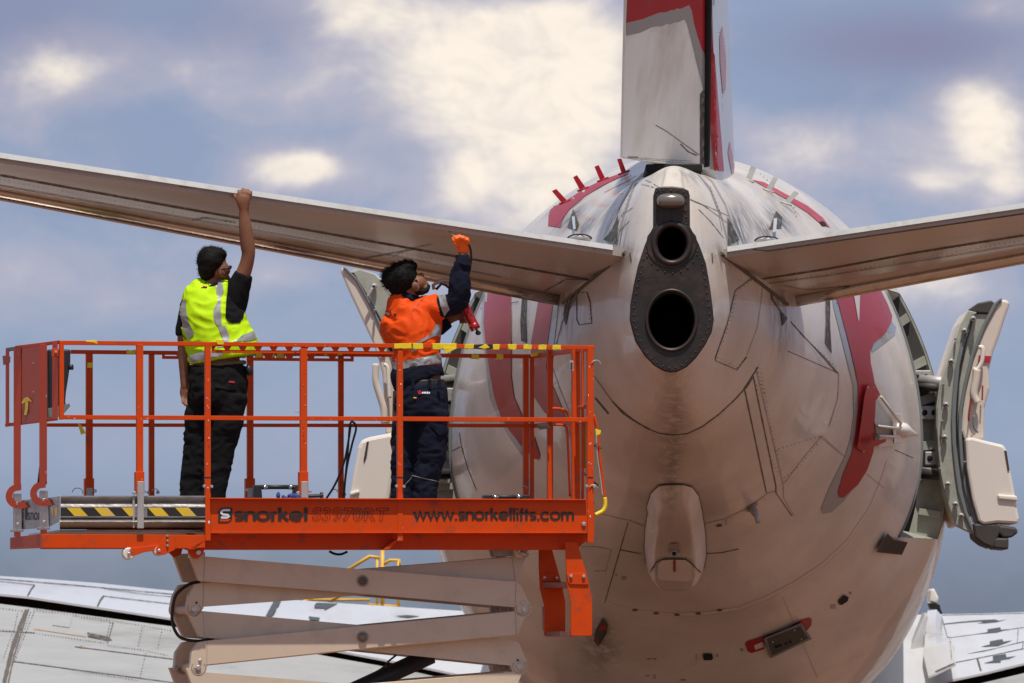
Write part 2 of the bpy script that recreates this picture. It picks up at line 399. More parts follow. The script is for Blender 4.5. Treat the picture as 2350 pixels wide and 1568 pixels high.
def box(bm, a, b):
    x0, y0, z0 = a; x1, y1_, z1_ = b
    prism(bm, [(x0, y0, z0), (x1, y0, z0), (x1, y0, z1_), (x0, y0, z1_)], [(x0, y1_, z0), (x1, y1_, z0), (x1, y1_, z1_), (x0, y1_, z1_)])

# ------------------------------------------------------------------ ground
bm = bmesh.new()
S = 9000
bmesh.ops.create_grid(bm, x_segments=40, y_segments=40, size=S)
for v in bm.verts: v.co.y += 200
gm = mat('red_brown_earth', (.24, .125, .07), .95, var=.18, scale=.4, dirt=(.18, .10, .065), dscale=.08, damt=.6, bump=.4, bscale=3)
g = bm2('ground', bm, gm); g['kind'] = 'structure'
# concrete hardstand joint strip the aircraft stands on
bm = bmesh.new()
for i in range(-5, 6):
    for j in range(0, 16):
        x0, y0_ = i * 6 + .02, 14 + j * 6 + .02
        prism(bm, [(x0, y0_, .004), (x0 + 5.96, y0_, .004), (x0 + 5.96, y0_ + 5.96, .004), (x0, y0_ + 5.96, .004)], [(x0, y0_, .05), (x0 + 5.96, y0_, .05), (x0 + 5.96, y0_ + 5.96, .05), (x0, y0_ + 5.96, .05)])
hs = bm2('pavement', bm, mat('dusty_concrete', (.20, .10, .055), .9, var=.12, scale=.6, dirt=(.15, .09, .06), dscale=.3, damt=.6)); hs['kind'] = 'structure'

# ------------------------------------------------------------------ airliner
air = thing('airliner', 'white and red jet airliner seen from behind, both rear doors swung open', 'airplane', (1.5, 45, .06))
ST = [  # Y, half width, top, centre, bottom (heights relative to camera)
 (37.03, .25, 2.90, 2.06, 1.77), (37.5, .335, 3.085, 2.24, 1.62), (38.3, .60, 3.13, 2.12, 1.41), (39.3, .86, 3.20, 2.10, 1.10), (40.6, 1.14, 3.36, 2.12, .84),
 (42.0, 1.54, 3.53, 1.72, .275), (42.8, 1.70, 3.60, 1.50, -.02), (43.6, 1.915, 3.63, 1.30, -.38), (45.3, 1.95, 3.60, 1.2, -.75), (47.5, 1.95, 3.55, 1.15, -.88),
 (62, 1.95, 3.55, 1.15, -.88), (66, 1.85, 3.4, 1.1, -.8), (69, 1.4, 2.7, .9, -.5), (71, .7, 1.6, .6, -.1), (71.8, .05, .75, .5, .4)]
def interp(Y):
    i = 0
    while i < len(ST) - 2 and Y > ST[i + 1][0]: i += 1
    def sl_(k, j):
        if k == 0 or k == len(ST) - 1:
            a, b = (0, 1) if k == 0 else (k - 1, k)
            return (ST[b][j] - ST[a][j]) / (ST[b][0] - ST[a][0])
        d0 = (ST[k][j] - ST[k - 1][j]) / (ST[k][0] - ST[k - 1][0]); d1 = (ST[k + 1][j] - ST[k][j]) / (ST[k + 1][0] - ST[k][0])
        if d0 * d1 <= 0: return 0
        return 2 * d0 * d1 / (d0 + d1)
    h = ST[i + 1][0] - ST[i][0]; t = (Y - ST[i][0]) / h
    r = []
    for j in (1, 2, 3, 4):
        p0, p1 = ST[i][j], ST[i + 1][j]; m0, m1 = sl_(i, j) * h, sl_(i + 1, j) * h
        r.append((2 * t ** 3 - 3 * t * t + 1) * p0 + (t ** 3 - 2 * t * t + t) * m0 + (-2 * t ** 3 + 3 * t * t) * p1 + (t ** 3 - t * t) * m1)
    return r
def axis(Y): return 1.001 + .0439 * (Y - 37)
OUT = y4([(240,110),(290,100),(360,98),(440,108),(478,128),(486,160),(488,400),(520,460),(560,540),(610,680),(640,850),(660,1000),(670,1110),(655,1200),(610,1290),(540,1390),(470,1460),(400,1495),(350,1500),(300,1490),(230,1450),(160,1380),(90,1270),(60,1170),(46,1110),(50,1000),(75,850),(110,690),(160,540),(190,470),(225,400),(226,160)])
OX, OY = 1542, 735
def out_r(th):   # distance from centre to the fairing outline along angle th (image space)
    d = Vector((math.sin(th), -math.cos(th))); best = 0
    for i in range(len(OUT)):
        a = Vector(OUT[i]) - Vector((OX, OY)); b = Vector(OUT[(i + 1) % len(OUT)]) - Vector((OX, OY))
        e = b - a; den = d.x * e.y - d.y * e.x
        if abs(den) < 1e-9: continue
        t = (a.x * e.y - a.y * e.x) / den; s = (a.x * d.y - a.y * d.x) / den
        if t > 0 and -.001 <= s <= 1.001: best = max(best, t)
    return best
NS = 192
Ys = [37.03, 37.1, 37.18, 37.28, 37.4] + [37.4 + i * (42.8 - 37.4) / 30 for i in range(1, 31)] + [42.9, 43.0, 43.1, 43.2, 43.3, 43.4, 43.5, 43.6] + [43.6 + i * .4 for i in range(1, 11)] + [49, 52, 56, 60, 62, 63, 64, 65, 66, 67, 68, 69, 69.7, 70.4, 71, 71.5, 71.8]
def th_at(Y, z):
    a, zt, zc, zb = interp(Y); c = (z - zc) / ((zt - zc) if z > zc else (zc - zb)); return math.acos(max(-1, min(1, c)))
ZT_, ZB_ = 2.64, .84; KT = round(th_at(43.2, ZT_) / (2 * math.pi) * NS); KB = round(th_at(43.2, ZB_) / (2 * math.pi) * NS)
def theta(k, Y):
    base = 2 * math.pi * k / NS; wgt = 1 if 42.79 < Y < 43.61 else max(0, 1 - (42.8 - Y) / 1.0) if Y < 43 else max(0, 1 - (Y - 43.6) / 1.2)
    if wgt <= 0: return base
    wgt = wgt * wgt * (3 - 2 * wgt); kk = k if k <= NS // 2 else NS - k; tt, tb_ = th_at(Y, ZT_), th_at(Y, ZB_)
    t = tt * kk / KT if kk <= KT else tt + (tb_ - tt) * (kk - KT) / (KB - KT) if kk <= KB else tb_ + (math.pi - tb_) * (kk - KB) / (NS / 2 - KB)
    if k > NS // 2: t = 2 * math.pi - t
    return base + (t - base) * wgt
bm = bmesh.new(); rings = []
for Y in Ys:
    a, zt, zc, zb = interp(Y); xc = axis(Y); ring = []
    bl = max(0, 1 - (Y - 37.03) / .42); bl = bl * bl * (3 - 2 * bl)
    for k in range(NS):
        th = theta(k, Y)
        p = Vector((xc + a * math.sin(th), Y, CZ + zc + (zt - zc if math.cos(th) > 0 else zc - zb) * math.cos(th)))
        if bl > 0:
            r = out_r(th) * .985; q = P(OX + r * math.sin(th), OY - r * math.cos(th), Y)
            p = p.lerp(q, bl)
        ring.append(bm.verts.new(p))
    rings.append(ring)
doorF = {1: [], -1: []}
KD = {1: list(range(KT, KB + 1)), -1: list(range(NS - KB, NS - KT + 1))}
for i in range(len(rings) - 1):
    for k in range(NS):
        q = (rings[i][k], rings[i][(k + 1) % NS], rings[i + 1][(k + 1) % NS], rings[i + 1][k])
        c = sum((v.co for v in q), Vector()) / 4; sgn = 1 if c.x > axis(c.y) else -1
        if 42.8 < c.y < 43.6 and k in KD[sgn] and (k + 1) % NS in KD[sgn]: doorF[sgn].append((i, k)); continue
        bm.faces.new(q)
bm.faces.new(list(reversed(rings[-1])))
# keep ring coordinates for the door jambs
RC = [[v.co.copy() for v in r] for r in rings]
fus = bm2('fuselage', bm, 'fus', air, True)
SF = Surf([fus])
SOOT = []
for (x, y, rx, ry, ryy, st) in ((1312, 500, .20, .7, .15, 1), (1345, 520, .16, .6, .13, .9), (1788, 505, .20, .7, .15, 1), (1755, 530, .16, .6, .13, .9), (1415, 535, .11, .6, .24, .95), (1692, 535, .11, .6, .24, .95), (1440, 420, .07, 1.4, .20, .55), (1660, 420, .07, 1.4, .20, .55),
                                (1400, 500, .12, 1.2, .3, .6), (1705, 500, .12, 1.2, .3, .6), (1430, 590, .16, .5, .12, .7), (1662, 592, .16, .5, .12, .7), (1300, 725, .16, .9, .35, .7), (1795, 725, .16, .9, .35, .85), (1500, 400, .14, .5, .10, .45), (1585, 405, .14, .5, .10, .45),
                                (1545, 990, .13, 2.5, .95, .38), (1545, 1060, .05, 2.5, .6, .3), (1800, 470, .4, 1.2, .12, .5), (1290, 470, .35, 1.2, .12, .5), (1376, 1480, .2, 1.5, .3, .5)):
    h_, n_h = SF.hit(x, y)
    if h_ is not None: SOOT.append((h_, (rx, ry, ryy), st))
fuselage_mat(M['fus'])
i0 = Ys.index(42.8) if 42.8 in Ys else min(range(len(Ys)), key=lambda i: abs(Ys[i] - 42.8)); i1 = min(range(len(Ys)), key=lambda i: abs(Ys[i] - 43.6))
for s_, cells in doorF.items():
    ks = sorted({k for _, k in cells}); k0, k1 = ks[0], ks[-1] + 1
    bm = bmesh.new()
    def inn(p, d):
        c = Vector((axis(p.y), p.y, CZ + interp(p.y)[2])); v = p - c; return c + v * (1 - d / v.length)
    def strip(idx, d=.22):
        vo = [bm.verts.new(inn(RC[i][k], .004)) for i, k in idx]; vi = [bm.verts.new(inn(RC[i][k], d)) for i, k in idx]
        for j in range(len(vo) - 1): bm.faces.new((vo[j], vo[j + 1], vi[j + 1], vi[j]))
    strip([(i0, k) for k in range(k0, k1 + 1)]); strip([(i1, k) for k in range(k0, k1 + 1)])
    strip([(i, k0) for i in range(i0, i1 + 1)]); strip([(i, k1 % NS) for i in range(i0, i1 + 1)])
    jam = bm2('door_frame', bm, 'primer', air)
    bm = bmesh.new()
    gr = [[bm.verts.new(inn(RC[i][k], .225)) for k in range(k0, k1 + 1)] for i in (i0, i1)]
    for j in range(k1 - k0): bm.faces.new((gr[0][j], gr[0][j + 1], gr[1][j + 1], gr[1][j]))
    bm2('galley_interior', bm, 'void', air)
    # ribs and latch blocks on the forward jamb
    for fr in (.1, .26, .40, .56, .72, .88):
        bm = bmesh.new()
        k = int(k0 + (k1 - k0) * fr); a_ = inn(RC[i1][k], .03); b_ = inn(RC[i1][k], .19)
        k2 = k + 1; c_ = inn(RC[i1][k2], .03); d_ = inn(RC[i1][k2], .19)
        o_ = Vector((0, -.05, 0)); prism(bm, [a_ + o_, b_ + o_, d_ + o_, c_ + o_], [a_, b_, d_, c_])
        bm2('jamb_rib', bm, 'primer', jam, bevel=.003)
    for fr in (.33, .48, .64):
        k = int(k0 + (k1 - k0) * fr); bm = bmesh.new()
        c_ = inn(RC[i1][k], .10); box(bm, (c_.x - .07, c_.y - .09, c_.z - .05), (c_.x + .07, c_.y - .01, c_.z + .05))
        bt = bm2('latch_block', bm, 'alu', jam, bevel=.008)
        for dx in (-.035, .035):
            bm = bmesh.new(); ellipsoid(bm, c_ + Vector((dx, -.09, 0)), (.022, .012, .022), 10, 6); bm2('latch_hole', bm, 'void', jam)
    bm = bmesh.new(); ku = [k for k in range(k0, k1 + 1) if RC[i1][k % NS].z - CZ > 1.75]   # dark sheet over the upper jamb, standing in for shade in the opening
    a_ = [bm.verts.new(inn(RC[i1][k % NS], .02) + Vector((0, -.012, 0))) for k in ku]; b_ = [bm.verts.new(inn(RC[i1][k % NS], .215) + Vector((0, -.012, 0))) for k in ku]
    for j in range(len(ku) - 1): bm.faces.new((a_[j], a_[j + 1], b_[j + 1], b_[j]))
    bm2('jamb_shade_sheet', bm, 'girt', jam)
    bm = bmesh.new()   # sealing strip along the near edge
    tubes(bm, [inn(RC[i0][k], -.004) for k in range(k0, k1 + 1)], .012, 6); bm2('door_seal', bm, 'seal', air, True)

# APU exhaust fairing
def curve_plate(name, outlines, Y, t, m, parent, bevel=.006):
    cu = bpy.data.curves.new(name, 'CURVE'); cu.dimensions = '2D'; cu.fill_mode = 'BOTH'
    for ol in outlines:
        s = cu.splines.new('POLY'); s.points.add(len(ol) - 1); s.use_cyclic_u = True
        for q, (x, y) in zip(s.points, ol):
            p = P(x, y, Y); q.co = (p.x, p.z, 0, 1)
    cu.extrude = t / 2; cu.bevel_depth = bevel; cu.bevel_resolution = 1
    o = bpy.data.objects.new(name, cu); C.objects.link(o)
    dg = bpy.context.evaluated_depsgraph_get(); me = bpy.data.meshes.new_from_object(o.evaluated_get(dg))
    bpy.data.objects.remove(o); me.transform(Matrix.Translation((0, Y + t / 2, 0)) @ Matrix.Rotation(R(90), 4, 'X'))
    me.materials.clear()
    return link(name, me, m, parent)
ap = curve_plate('exhaust_fairing', [OUT, circ(1542, 559, 36, 41, 36), circ(1541, 735, 55, 67, 40)], 36.98, .05, 'exh', air, .008)
for (cx, cy, rx, ry, rr, nm) in ((1542, 559, 41, 45, .017, 'cooling_outlet_ring'), (1541, 735, 57, 69, .010, 'exhaust_ring')):
    bm = bmesh.new(); pts = [P(x, y, 36.965) for x, y in circ(cx, cy, rx, ry, 48)]; tubes(bm, pts + [pts[0]], rr, 10, False)
    bmesh.ops.remove_doubles(bm, verts=bm.verts, dist=1e-5); bm2(nm, bm, 'exhring', ap, True)
for (cx, cy, rx, ry) in ((1542, 559, 37, 42), (1541, 735, 56, 68)):
    bm = bmesh.new(); rg = []
    for dy in (0, .12, .5, .9):
        s = 1 - dy * .25; rg.append([bm.verts.new(P(cx + (x - cx) * s, cy + (y - cy) * s, 36.99) + Vector((0, dy, 0))) for x, y in circ(cx, cy, rx, ry, 40)])
    for a_, b_ in zip(rg, rg[1:]):
        for k in range(40): bm.faces.new((a_[k], a_[(k + 1) % 40], b_[(k + 1) % 40], b_[k]))
    bm2('exhaust_duct', bm, 'duct', ap, True)
    bm = bmesh.new(); bm.faces.new([bm.verts.new(P(cx + (x - cx) * .78, cy + (y - cy) * .78, 36.99) + Vector((0, .88, 0))) for x, y in circ(cx, cy, rx, ry, 40)]); bm2('duct_end', bm, 'void', ap)
bm = bmesh.new(); pts = [P(1541 + 54 * math.cos(R(a)), 737 + 64 * math.sin(R(a)), 37.12) for a in range(0, 360, 8)]; tubes(bm, pts + [pts[0]], .006, 8, False); bm2('inner_lip', bm, 'exh', ap, True)
# scalloped upper collar under the small outlet
curve_plate('collar_plate', [y4([(165,530),(175,470),(225,405),(300,375),(420,375),(490,405),(540,470),(552,530),(530,600),(480,660),(420,700),(350,712),(280,700),(220,660),(180,600)]), circ(1542, 559, 37, 42, 36)], 36.968, .012, 'exh', ap, .003)
bm = bmesh.new()  # rivets round the fairing
def ring_pts(poly, inset, step):
    c = Vector((sum(p[0] for p in poly) / len(poly), sum(p[1] for p in poly) / len(poly))); out = []; acc = 0
    for i in range(len(poly)):
        a = Vector(poly[i]); b = Vector(poly[(i + 1) % len(poly)]); L_ = (b - a).length; nr = Vector((-(b - a).y, (b - a).x)).normalized()
        if nr.dot(c - (a + b) / 2) < 0: nr = -nr
        while acc < L_: out.append(a.lerp(b, acc / L_) + nr * inset); acc += step
        acc -= L_
    return out
for p in ring_pts(OUT, 6, 16.5): ellipsoid(bm, P(p.x, p.y, 36.972), (.0065, .005, .0065), 8, 5)
for a in range(20, 161, 17): ellipsoid(bm, P(1542 + 62 * math.cos(R(a)), 563 + 64 * math.sin(R(a)), 36.97), (.0065, .005, .0065), 8, 5)
for x, y in y4([(295,357),(355,345),(420,358),(245,395),(465,395),(355,285),(250,270),(462,275),(355,122)]): ellipsoid(bm, P(x, y, 36.97), (.007, .006, .007), 8, 5)
o = bm2('rivet_heads', bm, 'exhring', ap, True); o['kind'] = 'stuff'
bm = bmesh.new(); cp = P(1539, 461, 36.95); ellipsoid(bm, cp, (.088, .06, .046), 24, 14)
for v in bm.verts:
    d = v.co - cp; v.co = cp + Vector((math.copysign(abs(d.x / .088) ** .7, d.x) * .088 if d.x else 0, d.y, math.copysign(abs(d.z / .046) ** .8, d.z) * .046 if d.z else 0))
bm2('tail_lamp', bm, 'lamp', ap, True)

# livery on the fuselage
RED_R = z7([(160,80),(178,165),(200,230),(245,400),(280,540),(300,640),(300,760),(285,900),(265,1000),(220,1110),(195,1200),(200,1225),(225,1228),(300,1160),(350,1080),(380,990),(390,915),(384,860),(375,760),(378,700),(398,690),(385,620),(365,520),(363,460),(385,420),(440,375),(475,310),(478,280),(455,220),(420,150),(390,100),(330,60)])
GREY_R = z7([(160,130),(172,230),(215,400),(250,540),(275,640),(278,800),(262,920),(235,1010),(150,1180),(107,1290),(120,1313),(165,1305),(230,1245),(300,1150),(300,640),(240,380),(195,200)])
decal('tail_marking', GREY_R, SF, .003, 'grey', air)['label'] = 'grey drop shadow of the right red marking'
decal('tail_marking', z7([(362,530),(372,470),(430,430),(495,380),(500,340),(478,310),(440,370),(380,420)]), SF, .003, 'grey', air)
decal('tail_marking', RED_R, SF, .006, 'red', air)['label'] = 'red marking on the right rear fuselage'
decal('tail_marking', z7([(272,150),(308,150),(303,312),(296,290)]), SF, .009, 'fus', air)
S1 = y6([(430,40),(600,60),(605,330),(605,700),(625,850),(690,1000),(770,1140),(805,1250),(800,1285),(770,1280),(680,1190),(590,1080),(530,980),(490,860),(460,700),(430,500),(412,330),(418,200)])
decal('tail_marking', y6([(405,60),(395,330),(430,640),(450,850),(510,1000),(600,1150),(700,1290),(700,1240),(600,1080),(530,980),(490,860),(460,700),(430,500),(412,330),(425,60)]), SF, .003, 'grey', air)
decal('tail_marking', S1, SF, .006, 'red', air)['label'] = 'red stripe on the left rear fuselage'
S2 = y6([(800,150),(740,500),(755,640),(765,850),(840,960),(900,1000),(990,1015),(950,900),(895,770),(850,650),(862,450),(905,150)])
decal('tail_marking', y6([(895,180),(862,450),(850,650),(895,770),(950,900),(990,1015),(960,1060),(1000,1140),(1020,1060),(1010,960),(930,760),(890,640),(905,450),(935,180)]), SF, .003, 'grey', air)
decal('tail_marking', S2, SF, .006, 'red', air)
decal('tail_marking', z5([(232,420),(300,395),(420,315),(540,255),(700,200),(690,220),(560,280),(440,350),(345,430),(300,490),(290,540),(215,530),(218,470)]), SF, .004, 'red', air)
decal('tail_marking', z5([(1430,255),(1500,270),(1640,345),(1760,410),(1850,480),(1895,540),(1840,520),(1760,450),(1640,375),(1500,295)]), SF, .004, 'redlight', air)
# panel seams
sm = lambda p, wd=1.8, m='seam': seam(p, wd, SF, m, air)
for ln, wd in ((y1([(95,225),(158,300)]), 4), (y1([(175,240),(215,280),(270,325),(340,370),(400,392),(460,400),(530,393),(600,360),(680,300),(750,235),(800,180),(860,80)]), 2.0), (y1([(100,135),(175,240)]), 1),
               (y1([(797,183),(900,672)]), 2.6), (y1([(838,125),(945,640),(945,672)]), 2.4), (y1([(850,85),(980,640),(980,695),(1030,780)]), 1.2), (y1([(900,676),(945,662)]), 1.2), (y1([(945,672),(1020,780)]), 2),
               (y1([(610,817),(700,795),(800,750),(900,680)]), 1.2), (y1([(212,940),(310,958)]), 1.8), (y1([(620,958),(690,953),(770,936)]), 1.6), (y1([(250,810),(140,1190)]), 2), (y1([(247,798),(330,830)]), 1.2),
               (y1([(1160,405),(1080,500),(985,625)]), 1), (y1([(1160,405),(1290,520)]), 1.2), (y1([(1000,5),(1000,5),(1240,110)]), 1.5), (y1([(1190,60),(1240,110),(1235,230),(1195,360)]), 1.2),
               (y1([(0,735),(120,770),(245,800)]), 1), (y1([(30,925),(100,925),(170,940),(145,1040),(90,1040)]), 1.2), (y1([(975,1160),(1080,1400),(1140,1540)]), 1), (y1([(125,465),(20,420)]), 2.5), (y1([(110,640),(30,570)]), 2.5)):
    sm(ln, wd, 'seam' if wd > 1.3 else 'seam2')
for ln, wd in ((y1([(480,1243),(620,1238),(770,1215),(900,1165),(1040,1090),(1170,1005),(1280,900),(1390,740),(1430,640)]), 5), (y1([(480,1243),(330,1230),(200,1205),(100,1160)]), 4), (y1([(1430,640),(1470,520)]), 3)):
    seam(ln, wd, SF, 'lining', air, off=.002)
for ln in (z5([(400,925),(445,925),(465,980),(475,1110),(400,1120),(385,1085),(385,945)]), z5([(1445,830),(1330,915),(1280,1120),(1210,1320),(1215,1335),(1340,1388),(1400,1310)])):
    seam(ln, 1.8, SF, 'seam', air, closed=len(ln) == 7 and ln[0][0] < 1400)
sm(z5([(1430,840),(1495,870),(1480,1010),(1460,1140),(1400,1300)]), .9, 'seam2'); sm(z5([(1380,1505),(1460,1380)]), 2); sm(z5([(1660,1100),(1940,1410)]), 1.8); sm(z5([(1395,1500),(1440,1430)]), 1.2)
sm(z5([(550,330),(690,260),(740,230)]), 1, 'seam2'); sm(z5([(640,640),(660,500),(700,350),(760,240),(830,180)]), 1.1, 'seam2'); sm(z5([(1100,210),(1180,320),(1230,450),(1250,560)]), 1.1, 'seam2')
sm(z5([(260,1250),(300,1100),(380,960)]), 1.4); sm(y6([(330,245),(500,215),(655,188)]), 1.5); sm(y6([(1175,700),(1250,810),(1300,875)]), 1.2, 'seam2'); sm(y6([(1300,875),(1380,965),(1480,1030),(1568,1075)]), 2)
sm(y6([(145,1250),(255,1195),(240,1100)]), 1.4); sm(y6([(255,1195),(300,1350),(360,1500)]), 1.4); sm(z7([(180,215),(320,240),(462,270)]), 1.6); sm(z7([(495,980),(590,1022)]), 1.6); sm(z7([(100,910),(240,1020),(440,1180)]), 1.2, 'seam2')
sm(z7([(0,370),(130,500),(200,580)]), 1.6)
# grimy fold lines and faint streaks round the tail fillet
for s_ in ((620,640,660,480,740,260,830,190), (590,560,640,420,720,270,800,200), (1290,640,1250,480,1180,300,1080,190), (1330,560,1270,400,1190,260,1110,195)):
    seam(z5([(s_[i], s_[i + 1]) for i in range(0, 8, 2)]), 3.2, SF, 'seam2', air, off=.002)
for s_ in ([(1060,370),(1130,400),(1200,450),(1280,510)], [(1110,430),(1180,500),(1260,600)], [(1060,375),(1180,420),(1290,470)], [(640,560),(700,500)], [(650,470),(720,420)], [(780,250),(830,270),(880,300)], [(770,280),(850,300)]):
    seam(z5(s_), 1.1, SF, 'seam', air, off=.003)
# slots of the stabiliser trim openings
for pl in (z5([(60,955),(90,955),(85,1090),(88,1230),(55,1215),(50,1090)]), z5([(1868,960),(1895,965),(1895,1130),(1905,1290),(1865,1230),(1870,1100)])):
    decal('trim_slot', pl, SF, .004, 'soot', air)
for pl in (z5([(365,430),(400,520),(385,560),(330,540)]), z5([(632,462),(630,645),(545,612),(600,550)]), z5([(1575,440),(1610,480),(1605,545),(1530,550)]), z5([(1282,475),(1355,612),(1285,648)]),
           z5([(315,1000),(385,920),(345,1010),(320,1125),(305,1060)]), z5([(1540,920),(1580,1010),(1640,1080),(1610,1130),(1600,1040),(1545,970)])):
    decal('vent_gap', pl, SF, .004, 'soot', air)
for pl in (z5([(105,490),(125,492),(108,522),(90,520)]), z5([(1830,505),(1860,508),(1872,530),(1845,530)])): decal('static_port', pl, SF, .008, 'void', air)
for (a_, b_) in (((700,690),(712,745)), ((1190,690),(1195,750))): seam(z5([a_, b_]), 2.5, SF, 'seam', air)
for bx in (z5([(375,490),(392,488),(400,560),(385,565)]), z5([(1540,500),(1560,498),(1552,575),(1532,580)])):
    decal('hinge_cover', bx, SF, .03, 'white', air)
rivets([z5([(1445,840),(1340,920),(1290,1120),(1225,1315),(1340,1375),(1400,1300)]), z5([(1455,1380),(1510,1550)]), z5([(1440,1430),(1480,1560)]), y1([(855,90),(900,270),(985,640)]), y1([(870,90),(905,260)]), y1([(940,470),(1165,400)]), z5([(395,930),(450,930),(468,1110),(400,1112)]),
        y1([(920,500),(960,590)]), y1([(985,600),(1060,540),(1150,430)]), z7([(0,370),(200,560)]), z5([(700,350),(650,500)]), z5([(1180,300),(1250,480)]), z5([(1480,220),(1600,330),(1680,420),(1700,500)])], SF, 'seam', air, 9, 1.1)
rivets([[(a, b + 6) for a, b in y1([(215,280),(270,325),(340,370),(400,392),(460,400),(530,393),(600,360),(680,300),(750,235),(800,180)])], y1([(480,1255),(620,1250),(770,1227),(900,1177),(1040,1102),(1170,1017),(1280,912),(1390,750)]), y1([(480,1232),(620,1227),(770,1204),(900,1154),(1040,1079),(1170,994)]),
        y1([(700,803),(800,758),(900,690)]), y1([(1240,120),(1250,240),(1205,370)]), z5([(700,260),(660,340),(640,470)]), z5([(1230,440),(1260,560)]), y6([(690,160),(680,480)]), y6([(730,190),(700,600)])], SF, 'seam', air, 7, .75)
# small ports, placards and drain mast on the belly
for pl in (y1([(1235,1180),(1262,1150),(1285,1160),(1280,1178),(1255,1195),(1240,1195)]), y1([(600,1430),(608,1424),(645,1425),(650,1448),(640,1455),(605,1455)]), y1([(662,822),(690,815),(690,823),(668,828)]), y1([(90,1336),(100,1336),(100,1340),(90,1340)])):
    decal('belly_port', pl, SF, .010, 'void', air, 4)
for cx, cy in ((282, 1222), (382, 1237), (480, 1244), (580, 1238), (680, 1223)):
    (ax, ay), = y1([(cx, cy)])
    decal('drain_hole', circ(ax, ay, 6.5, 2.6, 10), SF, .005, 'seam', air, 5)
for cx, cy, wx, wy in ((230, 1072, 12, 8), (1295, 1143, 6, 6), (1213, 1207, 14, 10), (572, 1445, 6, 14), (670, 1437, 5, 8), (785, 1410, 8, 7), (711, 810, 5, 12), (350, 1453, 12, 2), (375, 1453, 8, 4), (375, 1535, 6, 10), (340, 1532, 10, 2), (195, 1058, 6, 2), (510, 1552, 14, 2)):
    (ax, ay), = y1([(cx, cy)])
    for r_ in range(-2, 3):
        yy = ay + r_ * wy * .22; seam([(ax - wx * .45, yy), (ax + wx * .45, yy)], .9, SF, 'seam2', air, 'placard_line')
# tail skid fairing
(f0x, f0y), (f1x, f1y) = y1([(328, 628), (616, 1085)])
fo = y1([(345,760),(340,730),(360,670),(395,635),(440,629),(510,629),(550,640),(580,680),(598,760),(612,860),(616,960),(605,1020),(580,1055),(530,1083),(470,1085),(400,1080),(365,1050),(335,1000),(328,920),(333,830)])
fc_ = Vector((sum(p[0] for p in fo) / len(fo), sum(p[1] for p in fo) / len(fo)))
def edge_d(x, y):
    m_ = 1e9; p = Vector((x, y))
    for i in range(len(fo)):
        a = Vector(fo[i]); b = Vector(fo[(i + 1) % len(fo)]); t = max(0, min(1, (p - a).dot(b - a) / (b - a).length_squared)); m_ = min(m_, (p - (a + (b - a) * t)).length)
    return m_
def fh(x, y):
    d = min(edge_d(x, y) / 34, 1); return .012 + .17 * math.sin(d * math.pi / 2) * (.35 + .65 * min(1, max(0, (y - f0y) / 130)))
sk = decal('tail_skid_fairing', fo, SF, .0, 'fus', air, 4, 8, hfun=fh)
seam(fo, 3.0, SF, 'seam', air, off=.012, closed=True)
SK = Surf([sk])
decal('skid_shoe', y1([(392,1000),(410,980),(460,976),(520,978),(548,1000),(552,1068),(530,1078),(400,1072),(390,1060)]), SK, .018, 'plastic', sk, 7)
seam(y1([(360,1042),(385,990),(420,977),(520,977),(550,1000),(585,1045)]), 2.5, SK, 'seam', sk, 'shoe_seam', .012)
decal('wear_indicator', y1([(463,975),(474,975),(474,1030),(464,1030)]), SK, .024, 'gun', sk, 6)
decal('drain_scoop', y1([(440,945),(450,905),(485,903),(497,945),(480,952),(455,952)]), SK, .014, 'seam2', sk, 6)
(px_, py_), = y1([(465, 955)]); hp, hn = SK.hit(px_, py_)
tube_obj('drain_pipe', [hp + hn * -.02, hp + Vector((0, -.09, -.005))], .022, 'alu', sk, 14)
tube_obj('drain_bore', [hp + Vector((0, -.085, -.005)), hp + Vector((0, -.0925, -.005))], .015, 'void', sk, 14)
decal('skid_latch', y1([(430,1085),(505,1085),(502,1112),(430,1112)]), SF, .03, 'lgrey', air, 8); decal('skid_latch', y1([(448,1088),(490,1088),(488,1104),(450,1104)]), SF, .034, 'void', air, 8)
# drain mast
(dx_, dy_), = y1([(838, 740)]); hp, hn = SF.hit(dx_, dy_)
bm = bmesh.new(); tubes(bm, [hp - Vector((.02, 0, 0)), hp + Vector((.0, -.06, -.02)), hp + Vector((.025, -.11, -.07)), hp + Vector((.03, -.12, -.11))], [.035, .028, .022, .016], 12); bm2('drain_mast', bm, 'alu', air, True)
decal('drain_mast_plate', y1([(800,742),(850,715),(862,722),(822,762)]), SF, .006, 'seam2', air, 5)
# open service panel with red surround
decal('service_panel_surround', y1([(800,1380),(812,1368),(900,1340),(1000,1305),(1060,1270),(1105,1258),(1113,1268),(1110,1295),(1090,1318),(1000,1330),(890,1372),(890,1405),(830,1424),(812,1415)]), SF, .006, 'red', air, 7)
decal('service_panel_window', y1([(840,1385),(880,1368),(886,1392),(848,1406)]), SF, .010, 'fus', air, 7)
hps = [SF.hit(*q)[0] for q in y1([(885,1358),(1062,1285),(1112,1360),(920,1452)])]
bm = bmesh.new(); prism(bm, [h + Vector((0, -.10, 0)) for h in hps], [h + Vector((0, .02, 0)) for h in hps]); pn = bm2('service_panel', bm, 'seal', air, bevel=.006)
hps2 = [SF.hit(*q)[0] for q in y1([(900,1362),(1056,1302),(1094,1358),(925,1440)])]
bm = bmesh.new(); prism(bm, [h + Vector((0, -.106, 0)) for h in hps2], [h + Vector((0, -.098, 0)) for h in hps2]); bm2('panel_recess', bm, 'girt', pn)
